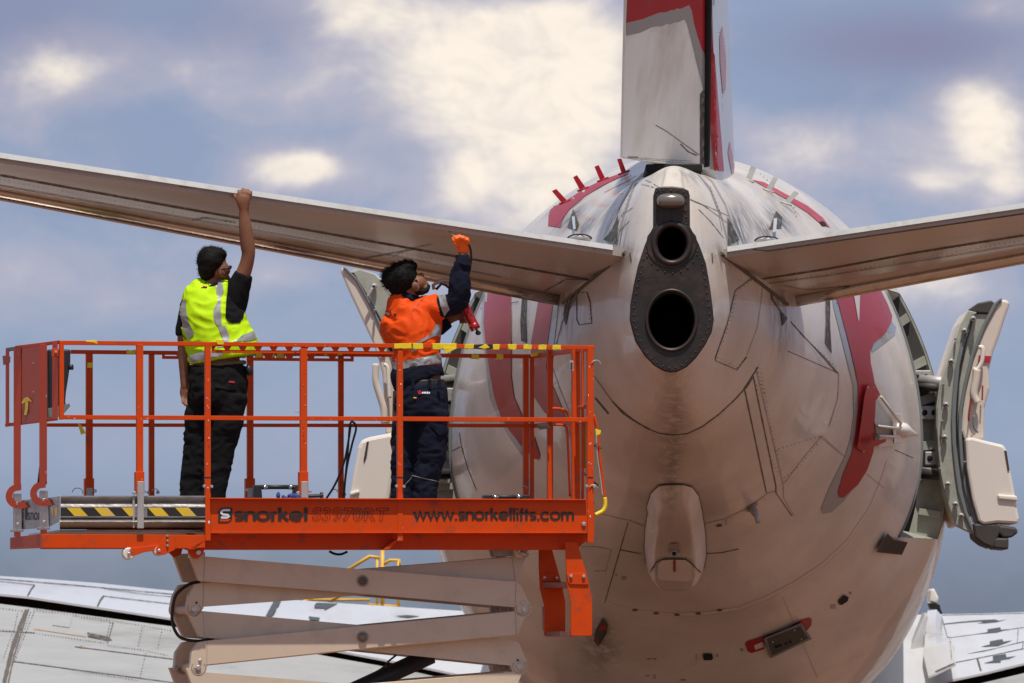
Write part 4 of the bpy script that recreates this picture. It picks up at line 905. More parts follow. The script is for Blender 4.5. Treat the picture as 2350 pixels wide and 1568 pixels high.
DL = dict(frame=y5(LFr + LFi), skin=y5([(p[0] + 6, p[1]) for p in LFr] + [(p[0] - 14, p[1]) for p in reversed(LFr)]),
          rim=[y5([(118,27),(135,36),(208,110),(268,220),(328,340),(398,500),(440,620),(455,800),(460,1075),(446,1075),(440,800),(424,620),(384,500),(314,340),(254,222),(194,114),(112,34)])],
          inner=[y5([(200,110),(300,95),(340,150),(400,290),(425,400),(440,560),(400,490),(330,340),(268,215)])], lining=[y5(LP_ + LQ)], cap=[y5([(178,58),(215,40),(310,72),(322,100),(270,112),(205,92)])],
          tab=[y5([(330,588),(378,590),(378,602),(332,600)])],
          pack=[y5([(225,1115),(280,1095),(380,1075),(440,1065),(446,1090),(436,1280),(405,1480),(380,1620),(300,1660),(150,1640),(150,1480),(175,1320),(205,1160)])], packrib=[y5([(152,1440),(215,1425),(218,1450),(158,1470)])], slot=[y5([(262,1125),(275,1122),(262,1215),(245,1260),(242,1235)])],
          fit=[(a, b, 7) for a, b in y5([(308,150),(430,1215)])] + [(a, b, 3) for a, b in y5([(312,300),(345,600)])],
          bars=[(y5([(320,635),(318,740),(345,840),(368,920),(372,1010)]), .026, 'lining'), (y5([(370,640),(392,660),(400,760),(405,850)]), .014, 'plastic'), (y5([(300,160),(268,220)]), .012, 'alu')], girt=[y5([(150,1640),(300,1655),(320,1720),(170,1730)])])
dL = door(-1, DL, 42.4, 'left rear door, swung fully open')
for (a_, b_, r_, m_) in (((2105, 873), (2185, 880), .045, 'alu'), ((2100, 886), (2150, 890), .03, 'girt'), ((2110, 1086), (2180, 1092), .04, 'girt'), ((2115, 1078), (2170, 1082), .018, 'alu')):
    tube_obj('hinge_arm', [P(*a_, 43.55), P(*b_, 43.4)], r_, m_, dR, 10)
for (a_, b_, r_, m_) in (((925, 880), (1045, 872), .045, 'alu'), ((925, 1092), (1045, 1086), .04, 'girt')):
    tube_obj('hinge_arm', [P(a_[0], a_[1], 42.45), P(b_[0] + 15, b_[1], 43.5)], r_, m_, dL, 10)

# ------------------------------------------------------------------ yellow work stand far behind
ys = thing('work_stand', 'yellow steel work stand rising behind the far wing under the platform', 'work stand', P(870, 1500, 64).xy.to_3d())
YS = 64
for pl, wpx in (([(1210,120),(1210,520)], 9), ([(1000,240),(1150,148),(1195,155)], 8), ([(1185,150),(1185,520)], 6), ([(1215,185),(1245,166),(1290,166),(1290,200)], 7), ([(1285,166),(1285,520)], 7), ([(1290,385),(1140,375)], 7), ([(850,352),(1150,352)], 6), ([(955,365),(1060,300)], 8), ([(880,340),(720,420)], 7), ([(860,350),(860,520)], 6)):
    tube_obj('frame_tube', [P(x, y, YS) for x, y in z8(pl)], wpx * 1.0 / 2 / F * YS * 1.0, 'ylift', ys, 8)
b0 = P(720, 1500, YS)
bm = bmesh.new(); box(bm, (b0.x, YS - .6, .0), (b0.x + 1.2, YS + .6, .25)); bm2('stand_base', bm, 'ylift', ys)
for xx in (0.05, .6, 1.1): tube_obj('frame_tube', [Vector((b0.x + xx, YS, .2)), Vector((b0.x + xx, YS, CZ + .3))], .05, 'ylift', ys, 8)

# ------------------------------------------------------------------ scissor lift
TH = R(13.3); LO = P(137, 1226, 36.0); cs_, sn_ = math.cos(TH), math.sin(TH)
def LP(x, y, v):
    """photo point -> world on the lift's lengthwise plane at depth v behind its near side"""
    k = (x - 1175) / F; Y = (v - sn_ * LO.x + cs_ * LO.y) / (-sn_ * k + cs_); return P(x, y, Y)
VN = Vector((-sn_, cs_, 0)); UN = Vector((cs_, sn_, 0))
lift = thing('scissor_lift', 'orange scissor lift with cream arms raised beside the aircraft tail', 'scissor lift', (LO.x + 1.6, 37.3, .06))
def lpl(name, pts, v, t, m, parent=lift, bevel=.002):
    bm = bmesh.new(); f_ = [LP(x, y, v) for x, y in pts]; prism(bm, f_, [p + VN * t for p in f_]); return bm2(name, bm, m, parent, False, bevel)
def lbar(name, x0, y0, x1, y1_, w_, v, t, m, parent=lift, bevel=.002):   # bar between two points, w_ wide
    d = Vector((x1 - x0, y1_ - y0)).normalized(); n_ = Vector((-d.y, d.x)) * w_ / 2
    return lpl(name, [(x0 + n_.x, y0 + n_.y), (x1 + n_.x, y1_ + n_.y), (x1 - n_.x, y1_ - n_.y), (x0 - n_.x, y0 - n_.y)], v, t, m, parent, bevel)
def bolt(x, y, v, r, parent, m='zinc', name='bolt', P_=None):
    c = (P_ or LP)(x, y, v); bm = bmesh.new()
    tubes(bm, [c + VN * .004, c - VN * .008, c - VN * .010], [r, r, r * .75], 6 if name == 'bolt' else 16); return bm2(name, bm, m, parent)
WD = 1.6
# near side railing
tr = lbar('top_rail', 137, 786.5, 1363, 797.5, 9.5, 0, .03, 'orange2')
lbar('mid_rail', 145, 957.5, 1350, 963.5, 10, 0, .03, 'orange2')
for (x, w_, ya, yb) in ((142, 10, 783, 963), (321.5, 15, 790, 1108), (477.5, 12.5, 786, 1241), (697.7, 15.5, 800, 1105), (918.8, 12.5, 796, 1242), (1355.5, 14, 794, 1246)):
    lbar('rail_post', x, ya, x, yb, w_, -.004, .038, 'orange2')
for x in (321.5, 697.7):
    s_ = lbar('post_sleeve', x, 1083, x, 1133, 20, -.014, .06, 'orange2'); lbar('socket_plate', x + 1.5, 1105, x + 1.5, 1213 if x < 400 else 1143, 15, -.022, .03, 'alu', bevel=.003)
    bolt(x - 14, 1132, -.01, .012, lift); bolt(x + 14, 1128, -.01, .010, lift)
for x in (477.5, 918.8, 1355.5):
    lbar('post_joint', x, 1094, x, 1097, 13, -.0065, .04, 'black'); bolt(x - 9, 1116, -.01, .010, lift); bolt(x + 8, 1117, -.01, .010, lift)
# notched gusset rails under the top rail
def teeth(xa, xb, ya, n, v, m, h=14):
    pts = [(xa, ya), (xb, ya + (xb - xa) * .009), (xb, ya + h + 4), ]
    w_ = (xb - xa) / n
    ol = [(xa, ya + 5), (xb, ya + 5 + (xb - xa) * .009)]
    low_ = []
    for i in range(n):
        x = xb - i * w_
        low_ += [(x, ya + h + 6), (x - .22 * w_, ya + h + 6)]
    ol = ol + low_ + [(xa, ya + h + 6)]
    lpl('notched_gusset', ol, v, .006, m)
    for i in range(n):   # trapezoid webs as separate strips leave the cut-outs open
        pass
def web(xa, xb, y, n, v, m, hh=20):
    """flat bar with trapezoid cut-outs: lower chord plus slanted webs"""
    w_ = (xb - xa) / n
    lbar('gusset_chord', xa, y + hh - 3.5, xb, y + hh - 3.5 + (xb - xa) * .008, 7, v, .006, m)
    bm = bmesh.new()
    for i in range(n):
        x = xa + i * w_; dy = (x - xa) * .008
        for q in ([(x, y + 3), (x + .30 * w_, y + 3), (x + .12 * w_, y + hh - 6), (x, y + hh - 6)], [(x + .70 * w_, y + 3), (x + w_, y + 3), (x + w_, y + hh - 6), (x + .88 * w_, y + hh - 6)]):
            f_ = [LP(a, b + dy, v + .001) for a, b in q]; prism(bm, f_, [p + VN * .004 for p in f_])
    bm2('gusset_web', bm, m, lift)
web(486, 912, 790, 12, .012, 'orange2')
web(372, 412, 806, 1, WD - .03, 'orange2', 18); web(566, 812, 804, 5, WD - .03, 'orange2', 24)
# far side railing
lbar('top_rail', 163, 807.5, 1224, 818, 9, WD, .03, 'orange')
lbar('mid_rail', 108, 975.5, 1226, 977, 8, WD, .03, 'orange')
for (x, w_, ya, yb) in ((205.7, 15, 812, 1150), (348.7, 12, 814, 1150), (575, 14, 816, 1150), (783.5, 11.5, 818, 1150), (1208, 12, 818, 1150), (1222, 8, 820, 1150)):
    lbar('rail_post', x, ya, x, yb, w_, WD - .004, .036, 'orange'); 
for x in (205.7, 575): lbar('post_sleeve', x, 1098, x, 1150, 21, WD - .014, .06, 'orange'); lbar('socket_plate', x, 1120, x, 1142, 15, WD - .02, .01, 'alu')
for x, y in ((218, 1127), (340, 1130), (362, 1130), (790, 1135), (567, 1125)): bolt(x, y, WD - .03, .012, lift)
# retaining pins with wire loops
for cx, cy, rr, v in ((178, 1130, 12, WD), (356, 1128, 7, WD), (1368, 835, 10, .02), (1362, 1120, 9, .02), (768, 1128, 6, WD), (1203, 1120, 6, WD - .1), (683, 947, 4, .0)):
    bm = bmesh.new(); tubes(bm, [LP(cx + rr * math.cos(R(a)), cy - rr * .8 * math.sin(R(a)), v - .03) for a in range(-20, 181, 20)], .003, 5); bm2('wire_loop', bm, 'alu', lift, True)
# right end
def rp(x, y, f_): return LP(x, y, f_ * WD)
def endbar(name, pa, va, pb, vb, r_, m):
    bm = bmesh.new(); a = LP(*pa, va); b = LP(*pb, vb); d = (b - a).normalized(); up = Vector((0, 0, 1)); s = d.cross(up).normalized(); u = s.cross(d)
    prism(bm, [a + s * r_ + u * r_, a - s * r_ + u * r_, a - s * r_ - u * r_, a + s * r_ - u * r_], [b + s * r_ + u * r_, b - s * r_ + u * r_, b - s * r_ - u * r_, b + s * r_ - u * r_]); return bm2(name, bm, m, lift, False, .002)
endbar('top_rail', (1360, 799), .03, (1224, 818), WD, .014, 'orange'); endbar('mid_rail', (1358, 964), .03, (1226, 978), WD, .013, 'orange')
for x, v, w_ in ((1263.5, 1.08, 12.5), (1322.5, .42, 18), (1338, .22, 5)): lbar('rail_post', x, 803, x, 1150, w_, v, .034, 'orange')
lbar('gate_latch', 1312, 828, 1312, 852, 9, .38, .02, 'alu'); lbar('gate_latch_core', 1312, 832, 1312, 848, 4, .37, .02, 'girt')
tube_obj('gate_bar', [LP(1330, 934, .3), LP(1352, 934, .05)], .012, 'orange', lift, 10)
bm = bmesh.new(); tubes(bm, [LP(x, y, .75) for x, y in crom([(1268, 938), (1290, 940), (1305, 955), (1312, 1000), (1320, 1120)], 5)], .010, 8); bm2('gate_hoop', bm, 'orange', lift, True)
bm = bmesh.new(); tubes(bm, [LP(x, y, .75) for x, y in crom([(1276, 975), (1296, 978), (1302, 1000), (1308, 1140)], 5)], .008, 8); bm2('gate_hoop', bm, 'orange', lift, True)
lpl('gate_hinge', [(1234, 975), (1258, 975), (1266, 983), (1240, 986)], 1.0, .02, 'girt')
# left end of the extension (slants back)
def EP(x, y, dv=0): return LP(x, y, max(0, (137 - x)) * .0082 + dv)
def epl(name, pts, t, m, dv=0, bevel=.002):
    bm = bmesh.new(); f_ = [EP(x, y, dv) for x, y in pts]; prism(bm, f_, [p + VN * t for p in f_]); return bm2(name, bm, m, lift, False, bevel)
def ebar(name, x0, y0, x1, y1_, w_, t, m, dv=0):
    d = Vector((x1 - x0, y1_ - y0)).normalized(); n_ = Vector((-d.y, d.x)) * w_ / 2
    return epl(name, [(x0 + n_.x, y0 + n_.y), (x1 + n_.x, y1_ + n_.y), (x1 - n_.x, y1_ - n_.y), (x0 - n_.x, y0 - n_.y)], t, m, dv)
ebar('top_rail', 36, 798, 138, 785, 8.5, .03, 'orange2'); ebar('top_rail', 15, 803, 36, 800, 9, .03, 'seal')
ebar('mid_rail', 13, 976, 133, 961, 8, .03, 'orange', .01)
for x, ya, yb, w_ in ((18, 803, 975, 7), (40.5, 798, 1115, 15), (100, 790, 1112, 16), (127.5, 785, 962, 11)): ebar('rail_post', x, ya, x, yb, w_, .035, 'orange2', -.012)
epl('control_panel_back', [(46, 797), (93, 788), (93, 967), (46, 974)], .015, 'panelred', .0)
for x, y in ((76, 834), (43, 812), (77, 900)): bolt(x, y, max(0, 137 - x) * .0082 - .002, .006, lift)
lpl('control_box', [(110, 802), (162, 802), (162, 830), (158, 862), (152, 900), (150, 925), (158, 935), (112, 938)], .55, .25, 'black', bevel=.01)
lpl('control_box_bracket', [(110, 938), (160, 926), (161, 933), (142, 955), (112, 958)], .5, .2, 'seal')
tube_obj('control_knob', [LP(158, 843, .54), LP(168, 843, .54)], .017, 'black', lift, 12)
lpl('hinge_bracket', [(121, 800), (134, 800), (134, 818), (121, 818)], .0, .05, 'orange2'); bolt(128, 808, -.002, .009, lift)
epl('hinge_bracket', [(8, 816), (24, 818), (24, 832), (10, 838)], .05, 'panelred', -.02)
tube_obj('control_cable', [LP(97, 1000, .6), LP(95, 1050, .6), LP(88, 1110, .62)], .008, 'black', lift, 6)
for cx, cy in ((45, 1137), (101, 1131)):   # hooks
    o_ = circ(cx, cy, 32, 29, 18, 95, 275); i_ = circ(cx + 2, cy + 1, 15, 13, 18, 275, 95)
    pl = [(x * .5 + cx * .5 + 3, y) for x, y in o_] if False else None
    k = 1.0
    outer = [(cx + 4 + 34 * math.cos(R(a)) * .98, cy + 28 * math.sin(R(a))) for a in range(80, 281, 12)]
    inner = [(cx + 7 + 14 * math.cos(R(a)), cy + 1 + 12 * math.sin(R(a))) for a in range(275, 84, -12)]
    outer = [(x + 0, y) for x, y in outer]
    epl('gate_hook', [(cx + 5, cy - 31)] + list(reversed([(x, y) for x, y in outer if x < cx + 5])) + [(cx + 5, cy + 26), (cx + 5, cy + 14)] + list(reversed([(x, y) for x, y in inner if x < cx + 5])) + [(cx + 5, cy - 12)], .012, 'orange2', -.03) if False else None
    bm = bmesh.new(); arc = [(cx - 2 + 22 * math.cos(R(a)) + (6 if a > 240 or a < 100 else 0), cy + 21 * math.sin(R(a)) + 2) for a in range(270, 59, -15)]
    ro = []; 
    for i, (x, y) in enumerate(arc):
        a = R(270 - 15 * i); w_ = 7.5
        ro.append((EP(x - w_ * math.cos(a), y - w_ * math.sin(a), -.03), EP(x + w_ * math.cos(a), y + w_ * math.sin(a), -.03)))
    for i in range(len(ro) - 1): prism(bm, [ro[i][0], ro[i][1], ro[i + 1][1], ro[i + 1][0]], [p + VN * .014 for p in (ro[i][0], ro[i][1], ro[i + 1][1], ro[i + 1][0])])
    bmesh.ops.remove_doubles(bm, verts=bm.verts, dist=1e-5); bm2('gate_hook', bm, 'orange2', lift)
for a, ya, yb in ((40.5, 1133, 1218), (101, 1126, 1213)):
    s_ = ebar('socket_plate', a, ya, a, yb, 18, .03, 'alu', -.02); 
    ebar('socket_flange', a - 14, yb, a + 14, yb, 6, .05, 'alu', -.028)
    for yy in (1156 if a < 60 else 1148, yb - 14): bolt(a, yy, (137 - a) * .0082 - .022, .012, lift)
    ebar('socket_foot', a, yb, a, yb + 14, 14, .03, 'orange')
epl('toe_plate', [(48, 1149), (92, 1142), (92, 1212), (48, 1216)], .01, 'steel', .01)
epl('toe_plate', [(110, 1143), (137, 1139), (137, 1197), (112, 1210)], .01, 'steel', .004)
for q in ([(117, 1165), (122, 1165), (122, 1184), (120, 1184)], [(127, 1165), (132, 1165), (131, 1184), (126, 1184)]): epl('hazard_tape', q, .002, 'ytape', .0)
# extension toe board: folded stainless channel
def channel(xa, xb, prof, m, name, n=1, parent=lift):
    bm = bmesh.new(); A = [LP(xa, y, v) for v, y in prof]; B_ = [LP(xb, y + .0, v) for v, y in prof]
    a = [bm.verts.new(p) for p in A]; b = [bm.verts.new(p) for p in B_]
    for i in range(len(a) - 1): bm.faces.new((a[i], b[i], b[i + 1], a[i + 1]))
    o = bm2(name, bm, m, parent); md = o.modifiers.new('thick', 'SOLIDIFY'); md.thickness = .003; return o
channel(137, 471, [(.05, 1139), (0, 1139), (0, 1141), (.03, 1152), (.0, 1163), (0, 1187), (.02, 1190), (-.012, 1198), (.0, 1199), (.25, 1214), (1.5, 1214)], 'steel', 'extension_toe_board')
lpl('extension_deck', [(137, 1216), (471, 1216), (471, 1221), (137, 1221)], .2, 1.25, 'steel')
for xa, xb in ((137, 306), (338, 471)):
    lpl('tape_backing', [(xa, 1165), (xb, 1165), (xb, 1185), (xa, 1185)], -.003, .002, 'print', bevel=0)
    x = xa + (16 if xa < 200 else 1)
    while x < xb - 4:
        q = [(x, 1165.3), (min(x + 31, xb), 1165.3), (min(x + 49, xb), 1184.7), (min(x + 18, xb), 1184.7)]
        if x + 18 < xb: lpl('hazard_tape', q, -.005, .0015, 'ytape', bevel=0)
        x += 63
lpl('weld_bead', [(304, 1141), (310, 1141), (309, 1212), (305, 1212)], -.006, .01, 'alu', bevel=.003); lpl('weld_bead', [(137, 1139), (140, 1139), (139, 1197), (137, 1197)], -.004, .008, 'chrome', bevel=.002)
# under-frame
epl('frame_end', [(24, 1234), (95, 1225), (96, 1258), (24, 1261)], .02, 'panelred', .0)
lpl('frame_beam', [(96, 1226), (471, 1228), (471, 1257), (446, 1259), (96, 1258)], .01, .08, 'orange')
lpl('frame_beam', [(471, 1226), (1345, 1224), (1345, 1242), (1322, 1262), (430, 1262), (450, 1256)], .13, .08, 'orange')
lpl('frame_beam', [(96, 1228), (1320, 1226), (1320, 1260), (96, 1260)], WD - .1, .08, 'orange')
lpl('gusset_plate', [(471, 1238), (471, 1242), (446, 1261), (430, 1261)], .01, .12, 'orange'); lpl('gusset_plate', [(912, 1236), (912, 1242), (893, 1261), (880, 1261)], .02, .12, 'orange')
# main toe board with folded lips and lettering
tb = lpl('toe_board', [(484, 1146), (1348, 1149), (1348, 1223), (484, 1223)], .0, .012, 'orange')
lpl('toe_board_lip', [(484, 1142.5), (1348, 1145.5), (1348, 1148.6), (484, 1145.6)], -.036, .048, 'orange', tb, .001)
lpl('toe_board_lip', [(484, 1221.5), (1348, 1221.5), (1348, 1224), (484, 1224)], -.012, .15, 'orange', tb, .001)
lpl('main_deck', [(484, 1216), (1340, 1216), (1340, 1221), (484, 1221)], .06, WD - .1, 'steel')
lpl('toe_board', [(200, 1148), (1222, 1150), (1222, 1221), (200, 1221)], WD, .01, 'orange')
lpl('toe_board_end', [(1340, 1149), (1346, 1149), (1346, 1221), (1340, 1221)], .03, WD - .05, 'orange')
lpl('end_post', [(1348, 1150), (1364, 1150), (1364, 1232), (1362, 1232), (1348, 1232)], .02, .04, 'orange')
bolt(1339.5, 1203, -.002, .014, lift)
# lettering: geometric strokes, u = x-height units
def stroke_text(txt, x0, yb, xh, wpx, wtot, v, m, label):
    def arc(cx, cy, r, a0, a1, n=18): return [(cx + r * math.cos(R(a0 + (a1 - a0) * i / n)), cy + r * math.sin(R(a0 + (a1 - a0) * i / n))) for i in range(n + 1)]
    h = wpx / xh / 2; r = .5 - h * .2
    G = {'o': (1.08, [arc(.5, .5, .42, 0, 360, 28)]), 'c': (.98, [arc(.5, .5, .42, 42, 318, 22)]), 'e': (1.06, [[(.1, .5), (.9, .5)] , arc(.5, .5, .42, 0, 318, 24)]),
         's': (.74, [[(.62, .86), (.34, .90)] + arc(.30, .70, .19, 95, 270, 8) + arc(.40, .30, .20, 90, -90, 8) + [(.06, .10)]]),
         'n': (.88, [[(.12, 0), (.12, .95)], [(.12, .58)] + arc(.42, .58, .32, 180, 0, 12) + [(.74, 0)]]), 'm': (1.42, [[(.12, 0), (.12, .95)], [(.12, .62)] + arc(.38, .62, .27, 180, 0, 12) + [(.65, 0)], [(.65, .62)] + arc(.93, .62, .27, 180, 0, 12) + [(1.20, 0)]]),
         'r': (.52, [[(.12, 0), (.12, .95)], [(.12, .55)] + arc(.42, .60, .30, 180, 95, 8)]), 'k': (.84, [[(.12, 0), (.12, 1.42)], [(.66, .92), (.20, .47)], [(.30, .56), (.74, 0)]]), 'l': (.34, [[(.14, 0), (.14, 1.42)]]),
         'i': (.34, [[(.14, 0), (.14, .92)], [(.14, 1.18), (.14, 1.36)]]), 'f': (.50, [[(.18, 0), (.18, 1.1)] + arc(.40, 1.12, .22, 180, 95, 8), [(.02, .86), (.46, .86)]]), 't': (.50, [[(.2, 0), (.2, 1.28)], [(.02, .86), (.44, .86)]]),
         'w': (1.36, [[(.04, .93), (.34, .06), (.64, .90), (.94, .06), (1.24, .93)]]), '.': (.36, [[(.14, -.02), (.14, .17)]])}
    tot = sum(G[c][0] for c in txt); kx = wtot / (tot * xh)
    bm = bmesh.new(); x = x0; vv = v; cnt = 0
    for c in txt:
        wd_, st = G[c]
        for s in st:
            cnt += 1; vq = v - .0004 * (cnt % 3)
            n_ = len(s); L_ = []; R_ = []
            for i, (a, b) in enumerate(s):
                p = Vector((a, b)); t = (Vector(s[min(i + 1, n_ - 1)]) - Vector(s[max(i - 1, 0)]))
                if t.length < 1e-6: t = Vector((1, 0))
                t.normalize(); nr = Vector((-t.y, t.x)); hh = h
                if 0 < i < n_ - 1:
                    t1 = (p - Vector(s[i - 1])).normalized(); hh = h / max(.45, abs(t1.dot(t)))
                L_.append(p + nr * hh); R_.append(p - nr * hh)
            conv = lambda q: (x + q.x * xh * kx, yb - q.y * xh)
            for i in range(n_ - 1):
                q = [conv(L_[i]), conv(L_[i + 1]), conv(R_[i + 1]), conv(R_[i])]
                vs = [bm.verts.new(LP(a, b + (a - x0) * .0035, vq)) for a, b in q]
                try: bm.faces.new(vs)
                except Exception: pass
        x += wd_ * xh * kx
    bmesh.ops.remove_doubles(bm, verts=bm.verts, dist=1e-6)
    me = bpy.data.meshes.new('lettering'); bm.to_mesh(me); bm.free(); o = link('lettering', me, m, tb); o['label'] = label; return o
stroke_text('snorkel', 538, 1195, 21.5, 5.6, 170, -.0035, 'print', 'black word on the toe board')
stroke_text('www.snorkellifts.com', 950, 1193, 19.5, 4.6, 370, -.0035, 'print', 'black web address on the toe board')
# badge
lg = [(501, 1179), (503, 1170), (510, 1165), (533, 1165), (533, 1188), (530, 1196), (522, 1200), (501, 1200)]
lpl('badge', lg, -.003, .002, 'print', tb, 0)
lpl('badge_corner', [(505, 1192), (530, 1192), (524, 1197), (505, 1197)], -.0042, .001, 'orange', tb, 0)
bm = bmesh.new(); S_ = [(528, 1171), (513, 1171), (508, 1174), (508, 1178), (512, 1181), (523, 1182), (526, 1185), (522, 1188), (507, 1188)]
lf = []; 
for i, (a, b) in enumerate(S_):
    t = (Vector(S_[min(i + 1, len(S_) - 1)]) - Vector(S_[max(i - 1, 0)])).normalized(); n_ = Vector((-t.y, t.x)) * 2.5; lf.append((LP(a + n_.x, b + n_.y, -.0055), LP(a - n_.x, b - n_.y, -.0055)))
for p, q in zip(lf, lf[1:]): bm.faces.new([bm.verts.new(w_) for w_ in (p[0], q[0], q[1], p[1])])
bm2('badge_letter', bm, 'whiteprint', tb)
# outlined model number
def text_mesh(txt, x0, yb, hpx, wpx, v, m, outline=False, parent=tb, shear=0, PT=None, label=None):
    cu = bpy.data.curves.new('text', 'FONT'); cu.body = txt; cu.size = 1; cu.shear = shear
    if outline: cu.fill_mode = 'NONE'; cu.bevel_depth = .012; cu.bevel_resolution = 0; cu.offset = .02; cu.space_character = 1.08
    o = bpy.data.objects.new('text', cu); C.objects.link(o); dg = bpy.context.evaluated_depsgraph_get(); me = bpy.data.meshes.new_from_object(o.evaluated_get(dg)); bpy.data.objects.remove(o)
    xs = [q.co.x for q in me.vertices]; ys_ = [q.co.y for q in me.vertices]; xa, xb, ya, yb_ = min(xs), max(xs), min(ys_), max(ys_)
    for q in me.vertices:
        a = x0 + (q.co.x - xa) / (xb - xa) * wpx; b = yb - (q.co.y - ya) / (yb_ - ya) * hpx; q.co = (PT or LP)(a, b + (a - x0) * .0035, v - .001 - abs(q.co.z) * .05)
    me.materials.clear(); oo = link('lettering', me, m, parent)
    if label: oo['label'] = label
    return oo
text_mesh('S3970RT', 716, 1196, 31, 176, -.003, 'printfaint', True, shear=.12, label='outlined model number on the toe board')
text_mesh('snor', 63, 1194, 18, 30, .0, 'print', parent=lift, PT=lambda a, b, v: EP(a, b, .005), label='dark worn word on the left end plate')
epl('end_badge', [(57, 1170), (60, 1166), (63, 1168), (62, 1192), (58, 1194)], .002, 'print', .004)
# rollers
for (cx, cy, r_) in ((294, 1271, 14), (363, 1264, 12.5)):
    c = LP(cx, cy, .03); bm = bmesh.new(); rr = r_ / F * 36; tubes(bm, [c - VN * .03, c - VN * .025, c + VN * .025, c + VN * .03], [rr * .85, rr, rr, rr * .85], 24); w_ = bm2('roller', bm, 'plastic', lift); bolt(cx + 2, cy, -.006, .010, lift, name='axle')
lpl('roller_bracket', [(300, 1258), (372, 1250), (372, 1262), (330, 1268), (302, 1278), (292, 1268)], .0, .012, 'orange'); lpl('roller_bracket', [(378, 1227), (400, 1228), (402, 1262), (376, 1274), (358, 1272), (360, 1258)], -.012, .012, 'orange')
for yy in (1230, 1241, 1252): bolt(384, yy, -.014, .008, lift)
lpl('pivot_lug', [(386, 1256), (420, 1256), (416, 1272), (400, 1280), (388, 1268)], .5, .03, 'orange'); lpl('pivot_lug', [(430, 1258), (470, 1258), (466, 1272), (454, 1282), (444, 1282), (434, 1270)], .10, .03, 'orange'); bolt(455, 1268, .098, .016, lift, name='pivot_pin')
lpl('slide_block', [(1130, 1262), (1180, 1262), (1178, 1276), (1135, 1278)], .35, .1, 'alu'); lpl('slide_shoe', [(1180, 1262), (1215, 1262), (1206, 1272), (1196, 1280), (1184, 1278)], .22, .05, 'cream'); bolt(1192, 1265, .215, .012, lift, name='pivot_pin'); tube_obj('slide_pin', [LP(1194, 1268, .2), LP(1212, 1275, .2)], .012, 'alu', lift)
# scissor arms
def arm(pts, v, t=.07, off=0):
    bm = bmesh.new(); f_ = [LP(x, y, v) + VN * off for x, y in pts]; prism(bm, f_, [p + VN * t for p in f_]); return bm2('scissor_arm', bm, 'cream', lift, False, .008)
def round_end(cx, cy, r_, a0, a1): return circ(cx, cy, r_, None, 14, a0, a1)
V0, DV = .25, .56
A1 = z8([(372,148),(1100,208),(1838,268),(1862,285),(1902,372)] + round_end(1870, 395, 38, -35, 190) + [(1835,388),(1100,322),(370,265),(350,262),(302,130),(375,128)])
A2 = z8([(1822,150),(1892,135),(1878,170),(1838,262),(1100,332),(370,385),(368,395)] + round_end(325, 397, 38, 0, 200) + [(300,330),(330,278),(370,272),(1100,208)])
A3 = z8([(385,545),(1100,475),(1835,405),(1897,408),(1850,515),(1838,517),(1100,588),(385,662)] + round_end(345, 672, 40, -5, 200) + [(312,600),(345,552)])
A4 = z8([(365,405),(1100,470),(1840,545),(1855,560),(1888,640)] + round_end(1853, 667, 38, -30, 190) + [(1818,662),(1100,588),(375,530),(350,525),(292,405)])
def shift(pl, d): return [(x - d * .03, y + d) for x, y in pl]
for vb in (0, DV):
    for base in (0, 265, 530, 795):
        arm(shift(A1, base), V0, off=vb); arm(shift(A2, base), V0 + .075, off=vb); arm(shift(A3, base), V0, off=vb); arm(shift(A4, base), V0 + .075, off=vb)
# pins and knuckle bolts
for x, y in z8([(1117, 263), (1117, 527)]):
    bolt(x, y, V0 - .001, .036, lift, 'pinw', 'pin_washer'); bolt(x, y, V0 - .012, .026, lift, 'pin', 'pivot_pin')
for (x, y), r_, v in [(q, .017, V0 + .074) for q in z8([(325, 397), (1853, 667)])] + [(q, .016, V0) for q in z8([(1876, 398), (345, 672)])] + [(q, .010, V0) for q in z8([(1868, 365), (352, 638)])]:
    bolt(x, y, v - .002, r_, lift, 'zinc', 'pivot_pin')
for x, y in z8([(336, 366), (1846, 636)]): bolt(x, y, V0 + .072, .006, lift, 'void', 'grease_hole')
for x, y in z8([(255, 400), (238, 677)]): bolt(x, y, V0 + DV - .002, .018, lift, 'zinc', 'pivot_pin')
for x, y in z8([(345, 672), (1870, 395), (325, 397), (1853, 667), (1100, 265), (1100, 530)]):
    c = LP(x, y, V0 + .1); tube_obj('cross_tube', [c, c + VN * .52], .03, 'cream', lift, 12)
tube_obj('hydraulic_hose', [LP(x, y, V0 + .2) for x, y in crom(z8([(350,268),(300,280),(240,330),(222,410),(225,470),(250,520),(290,540),(360,545),(420,530)]), 5)], .010, 'black', lift, 8)
tube_obj('hydraulic_hose', [LP(x, y, .6) for x, y in crom(z8([(960,124),(985,136),(1015,138),(1045,126)]), 5)], .008, 'black', lift, 6)
tube_obj('hydraulic_cylinder', [LP(*z8([(1440, 612)])[0], V0 + .35), LP(*z8([(900, 860)])[0], V0 + .35)], .055, 'black', lift, 16)
tube_obj('hydraulic_hose', [LP(x, y, V0 + .25) for x, y in crom(z8([(1275,612),(1240,640),(1200,680),(1110,725)]), 4)], .007, 'black', lift, 6)
lpl('cylinder_clevis', z8([(1720,375),(1800,380),(1800,415),(1720,412)]), V0 + .3, .05, 'alu'); lpl('cylinder_clevis', z8([(1730,655),(1810,660),(1808,690),(1730,690)]), V0 + .3, .05, 'alu')
for x, y in z8([(1760, 397), (1776, 668)]): bolt(x, y, V0 + .295, .012, lift)
